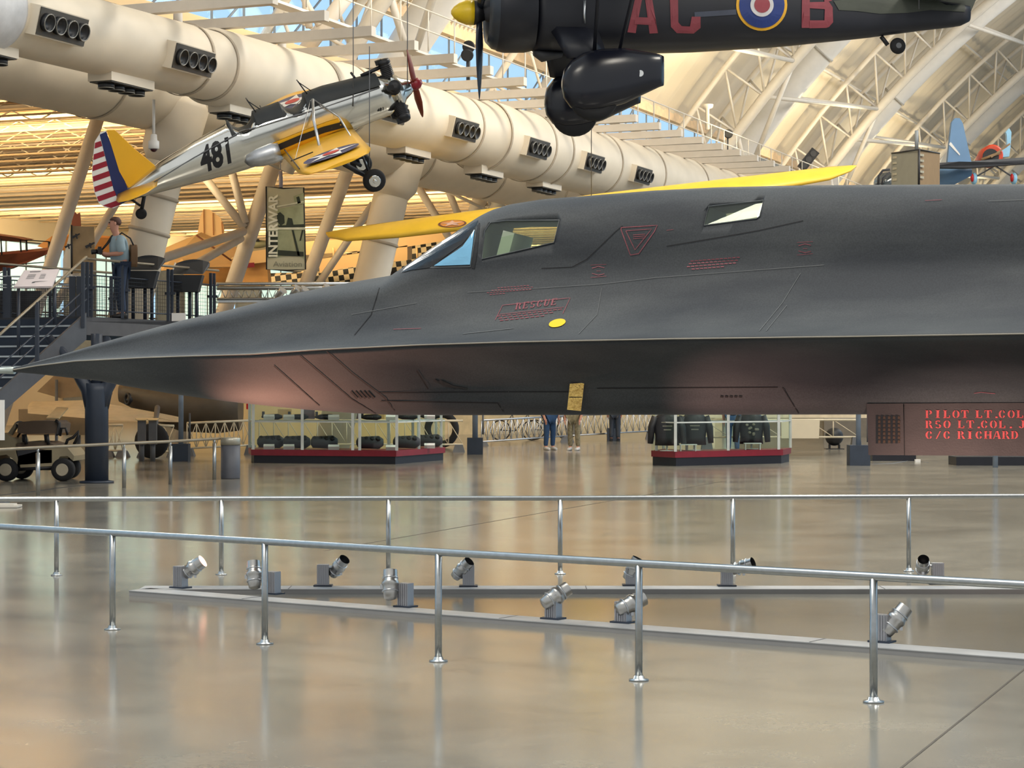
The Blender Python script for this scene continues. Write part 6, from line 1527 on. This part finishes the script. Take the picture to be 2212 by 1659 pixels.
# ================= truss barriers =================
M_tr = mat('cream_truss', (214, 200, 172), .5)
def truss(label, x0, x1, yt0, yt1, d0, d1, cross=True, step=24, m=M_tr, h=None):
    o = thing('truss_barrier', label, 'barrier', PD(x0, d0, 0))
    a, b = P(x0, yt0, d0), P(x1, yt1, d1); h_ = h or .62; z = V(0, 0, h_)
    q = MB(); q.tube(a, b, .03, n=8); part('top_tube', q, m, o)
    q = MB(); q.tube(a-z, b-z, .025, n=8); part('bottom_tube', q, m, o)
    k = max(2, int(abs(x1-x0)/step)); q = MB()
    for i in range(k):
        p, r = a.lerp(b, i/k), a.lerp(b, (i+1)/k); q.tube(p, p-z, .016, n=5); q.tube(p, r-z, .011, n=5)
        if cross: q.tube(p-z, r, .011, n=5)
    part('lattice', q, m, o)
    for t in (.02, .98):
        p = a.lerp(b, t); q = MB(); q.loft([[p+V(sx*w, sy*w, -z_) for sx, sy in ((-1, -1), (1, -1), (1, 1), (-1, 1))] for z_, w in ((h_, .10), (p.z, .16))], smooth=False); part('foot', q, M_grey, o)
    return o
truss('cream cross-braced barrier behind the low railing, left of the bin', 404, 545, 914, 908, 51, 52, step=20)
truss('grey cross-braced barrier left of the post behind the low railing', 310, 376, 918, 920, 50, 50, step=18)
truss('short cream barrier seen just right of the steel column', 232, 266, 918, 918, 50, 50, step=16)
truss('cream barrier seen through the long display case', 560, 1000, 908, 909, 54, 54, step=30, cross=False)
truss('pale wire barrier in front of the bicycles', 1040, 1225, 908, 898, 60, 64, step=12, m=M_alu)
truss('pale wire barrier between the walkers and the small far post', 1225, 1408, 898, 890, 64, 68, step=14, m=M_alu)
truss('cream barrier with diagonal bars right of the jackets case', 1520, 1856, 907, 907, 53, 53, step=56, cross=False, h=.44)
q = MB(); q.beam(P(1520, 898, 58), P(1960, 898, 58), .2, .12); o = part('white_beam', q, M_tr); tag(o, 'long white beam low behind the barrier with the blank sign', 'beam')
for x in (1540, 1950): q = MB(); q.beam(PD(x, 58, 0), P(x, 898, 58), .1, .1, up=(0, 1, 0)); part('leg', q, M_tr, o)
q = MB(); slab([(1688, 907), (1771, 907), (1769, 947), (1688, 947)], 52.8, .03, q); sgn = part('blank_sign', q, mat('sign_cream', (232, 218, 190), .5, var=.02)); tag(sgn, 'blank cream sign board hung on the barrier right of the jackets case', 'sign')
# round black buoy-like mine on feet
g = G(1802, 970); o = thing('round_black_buoy', 'round black ball on short feet behind the barrier', 'ball', g); r = .24
q = MB(); q.ball(g+V(0, 0, .34), .25, 20, 12); part('ball', q, M_black, o)
for sx in (-.13, .13): q = MB(); q.box(g+V(sx, 0, .06), (.05, .12, .14)); part('foot', q, M_black, o)
q = MB(); q.box(g+V(0, 0, .008), (.5, .4, .016)); part('base', q, M_black, o)
# bicycles
def bicycle(px, y, d, lb):
    c = P(px, y, d); c.z = .33; o = thing('bicycle', lb, 'bicycle', V(c.x, c.y, 0))
    for dx in (-.5, .5):
        w = c+V(dx, 0, 0); q = MB(); q.torus(w, (0, 1, 0), .31, .022, 28, 6); wh = part('wheel', q, M_rubber, o)
        q = MB()
        for k in range(8): a = PI*k/8; q.tube(w-V(math.cos(a), 0, math.sin(a))*.3, w+V(math.cos(a), 0, math.sin(a))*.3, .003, n=4)
        part('spokes', q, M_alu, wh)
    q = MB(); bb = c+V(-.02, 0, -.02); st_ = c+V(-.12, 0, .5); hd = c+V(.38, 0, .52)
    for a, b in ((bb, st_), (bb, hd), (st_, hd), (c+V(-.5, 0, 0), bb), (c+V(-.5, 0, 0), st_), (c+V(.5, 0, 0), hd)): q.tube(a, b, .016, n=6)
    part('frame', q, M_dkgrey, o)
    q = MB(); q.box(st_+V(0, 0, .06), (.24, .1, .05)); part('saddle', q, M_black, o)
    q = MB(); q.path([hd+V(0, -.25, .1), hd+V(.05, 0, .12), hd+V(0, .25, .1)], .014, 6); part('handlebar', q, M_black, o)
bicycle(1115, 912, 66, 'bicycle standing behind the barrier, left of the walkers')
bicycle(1190, 914, 67, 'bicycle partly hidden behind the person in blue jeans')
# big tyre seen through the long case, tyre by the brown aircraft
c = P(954, 917, 58); q = MB(); q.torus(V(c.x, c.y, .52), V(.35, 1, 0), .42, .1, 28, 10); tag(part('tyre', q, M_rubber), 'upright black tyre at the right end behind the long case', 'tyre')
# ================= brown aircraft and panels behind the low railing =================
br = thing('brown_fuselage', 'brown metal aircraft nose slanting behind the steel column', 'aircraft', P(320, 960, 53))
M_brn = mat('olive_brown_skin', (84, 74, 62), .5, var=.12)
q = MB(); q.loft([[P(x, y, 53)+V(0, math.cos(a)*h*53/F, 0)+V(dx_*math.sin(a), 0, math.sin(a)*h*53/F) for a in [2*PI*i/20 for i in range(20)]] for x, y, h, dx_ in ((258, 850, 18, .0), (275, 850, 26, .0), (330, 868, 40, 0), (390, 880, 52, 0), (470, 880, 56, 0), (520, 880, 50, 0))]); part('fuselage', q, M_brn, br)
q = MB(); q.torus(P(276, 862, 52.4), V(-.8, -.6, 0), .13, .04); q.ball(P(280, 864, 52.4), .08); part('intake_ring', q, M_black, br)
q = MB(); q.lathe([(-.09, .2), (-.08, .38), (0, .42), (.08, .38), (.09, .2)], V(P(328, 960, 49).x, 49, .42), (0.1, 1, 0), 26); part('main_wheel', q, M_rubber, br)
q = MB(); q.tube(V(P(328, 960, 49).x, 49.2, .42), P(340, 880, 52), .07); part('gear_leg', q, M_grey, br)
pw = thing('pale_wing_exhibit', 'cream aircraft wing lying low behind the golf cart', 'aircraft wing', P(160, 905, 52))
q = MB(); q.prism([P(60, 876, 52), P(180, 873, 52), P(330, 900, 51), P(390, 912, 51), P(240, 908, 50), P(60, 893, 51)], V(0, .5, .1)); part('wing', q, mat('wing_cream', (180, 168, 142), .6), pw)
q = MB(); q.prism([P(40, 884, 53), P(186, 884, 53), P(186, 940, 53), P(40, 940, 53)], V(0, .6, 0)); part('float', q, mat('wing_taupe', (140, 124, 100), .7), pw)
q = MB(); q.tube(P(100, 940, 53.2), PD(100, 53.2, 0), .05); q.tube(P(170, 940, 53.2), PD(170, 53.2, 0), .05); part('trestle', q, M_grey, pw)
ow = thing('exhibit_board', 'brownish board glimpsed between the arms of the steel column', 'board', P(195, 850, 50))
q = MB(); slab([(80, 846), (118, 810), (240, 812), (240, 852), (130, 860)], 55, .2, q); part('board', q, mat('board_brown_grey', (150, 128, 100), .7), ow)
q = MB(); q.tube(P(122, 820, 54.9), PD(122, 54.9, 0), .04); q.tube(P(200, 850, 54.9), PD(200, 54.9, 0), .05); part('support', q, M_grey, ow)
tp = thing('slanted_reading_desk', 'slanted cream reading desk between golf cart and steel column', 'reading desk', PD(125, 44, 0))
q = MB(); q.prism([P(100, 902, 44), P(127, 903, 44), P(147, 880, 44.6), P(123, 879, 44.6)], V(0, .02, -.03)); part('panel', q, mat('desk_cream', (214, 196, 156), .5), tp)
q = MB(); q.tube(P(122, 895, 44.4), PD(122, 44.4, 0), .03); part('leg', q, M_grey, tp)
for i, x in enumerate((306, 330)):
    o = thing('reading_desk', ['left', 'right'][i]+' of two small grey reading desks before the brown aircraft', 'reading desk', PD(x, 47, 0))
    q = MB(); q.prism([P(x-10, 907, 47), P(x+9, 907, 47), P(x+13, 903, 47.4), P(x-14, 903, 47.4)], V(0, .02, -.02)); part('panel', q, mat('desk_cream', (214, 196, 156), .5), o)
    q = MB(); q.prism([P(x-9, 908, 47.1), P(x+8, 908, 47.1), P(x+8, 960, 47.1), P(x-9, 960, 47.1)], V(0, .1, 0)); q.tube(P(x, 955, 47.2), PD(x, 47.2, 0), .06); part('pedestal', q, M_grey, o)
# peach exhibit wall with pictures
ew = thing('exhibit_wall', 'peach exhibit wall with aircraft pictures, behind the barrier', 'exhibit wall', PD(480, 58, 0))
q = MB(); q.prism([PD(402, 58, 0), PD(900, 60, 0), PD(900, 60, 2.1), PD(402, 58, 2.1)], V(0, .2, 0)); part('board', q, mat('exhibit_peach', (236, 206, 146), .7, var=.03), ew)
q = MB(); q.prism([P(398, 820, 57.9), P(404, 820, 57.9), P(404, 922, 57.9), P(398, 922, 57.9)], V(0, .3, 0)); part('edge_post', q, M_black, ew)
q = MB()
def wq(pts, mi): q.add([P(x, y, 57.8) for x, y in pts], [tuple(range(len(pts)))], False, mi)
wq([(450, 876), (462, 876), (462, 890), (450, 890)], 0); wq([(504, 868), (523, 869), (523, 895), (504, 892)], 0); wq([(464, 872), (470, 868), (494, 889), (492, 893), (478, 886)], 1); wq([(462, 885), (488, 868), (490, 872), (466, 890)], 1); wq([(500, 878), (506, 878), (506, 898), (500, 896)], 1); wq([(532, 872), (536, 872), (536, 884), (532, 884)], 2)
for k in range(6): wq([(410, 862+k*7), (410+(34 if k % 2 else 26), 862+k*7), (410+(34 if k % 2 else 26), 863.2+k*7), (410, 863.2+k*7)], 3)
for k in range(5): wq([(600+k*50, 884), (630+k*50, 884), (630+k*50, 905), (600+k*50, 905)], 0 if k % 2 else 3)
part('pictures', q, [mat('picture_purple_grey', (86, 72, 84), .7), mat('picture_light', (170, 160, 170), .7), M_red, mat('text_brown', (196, 166, 112), .8)], ew)
# low wall of far exhibits, dark shapes seen through the cases
fx = thing('far_exhibit_wall', 'pale far exhibit wall low behind the bicycles', 'exhibit wall', PD(1200, 76, 0))
q = MB(); q.prism([PD(905, 74, 0), PD(1560, 80, 0), PD(1560, 80, 1.8), PD(905, 74, 1.8)], V(0, .3, 0)); part('board', q, mat('far_wall_cream', (206, 188, 150), .7), fx)
q = MB(); q.prism([PD(1780, 70, 0), PD(2400, 72, 0), PD(2400, 72, 1.8), PD(1780, 70, 1.8)], V(0, .3, 0)); o = part('far_exhibit_board', q, mat('far_wall_grey', (120, 112, 100), .7)); tag(o, 'grey far exhibit board behind the black ball', 'exhibit wall')
# pale sign edge cut by the left frame edge, and a white notice lying by the far rail
q = MB(); slab([(-30, 864), (9, 864), (9, 951), (-30, 951)], 30, .03, q); o = part('standing_sign', q, M_whitep); tag(o, 'white standing sign cut off by the left picture edge', 'sign')
q = MB(); q.tube(P(-14, 951, 30.02), PD(-14, 30.02, 0), .03); q.box(PD(-14, 30.02, .01), (.4, .3, .02)); part('sign_foot', q, M_grey, o)
g = G(10, 1096); q = MB(); q.box(g+V(0, 0, .02), (.42, .3, .03)); q.box(g+V(.0, 0, .045), (.3, .2, .02)); tag(part('floor_plate', q, M_white), 'small white plate on the floor beyond the far railing, left edge', 'plate')
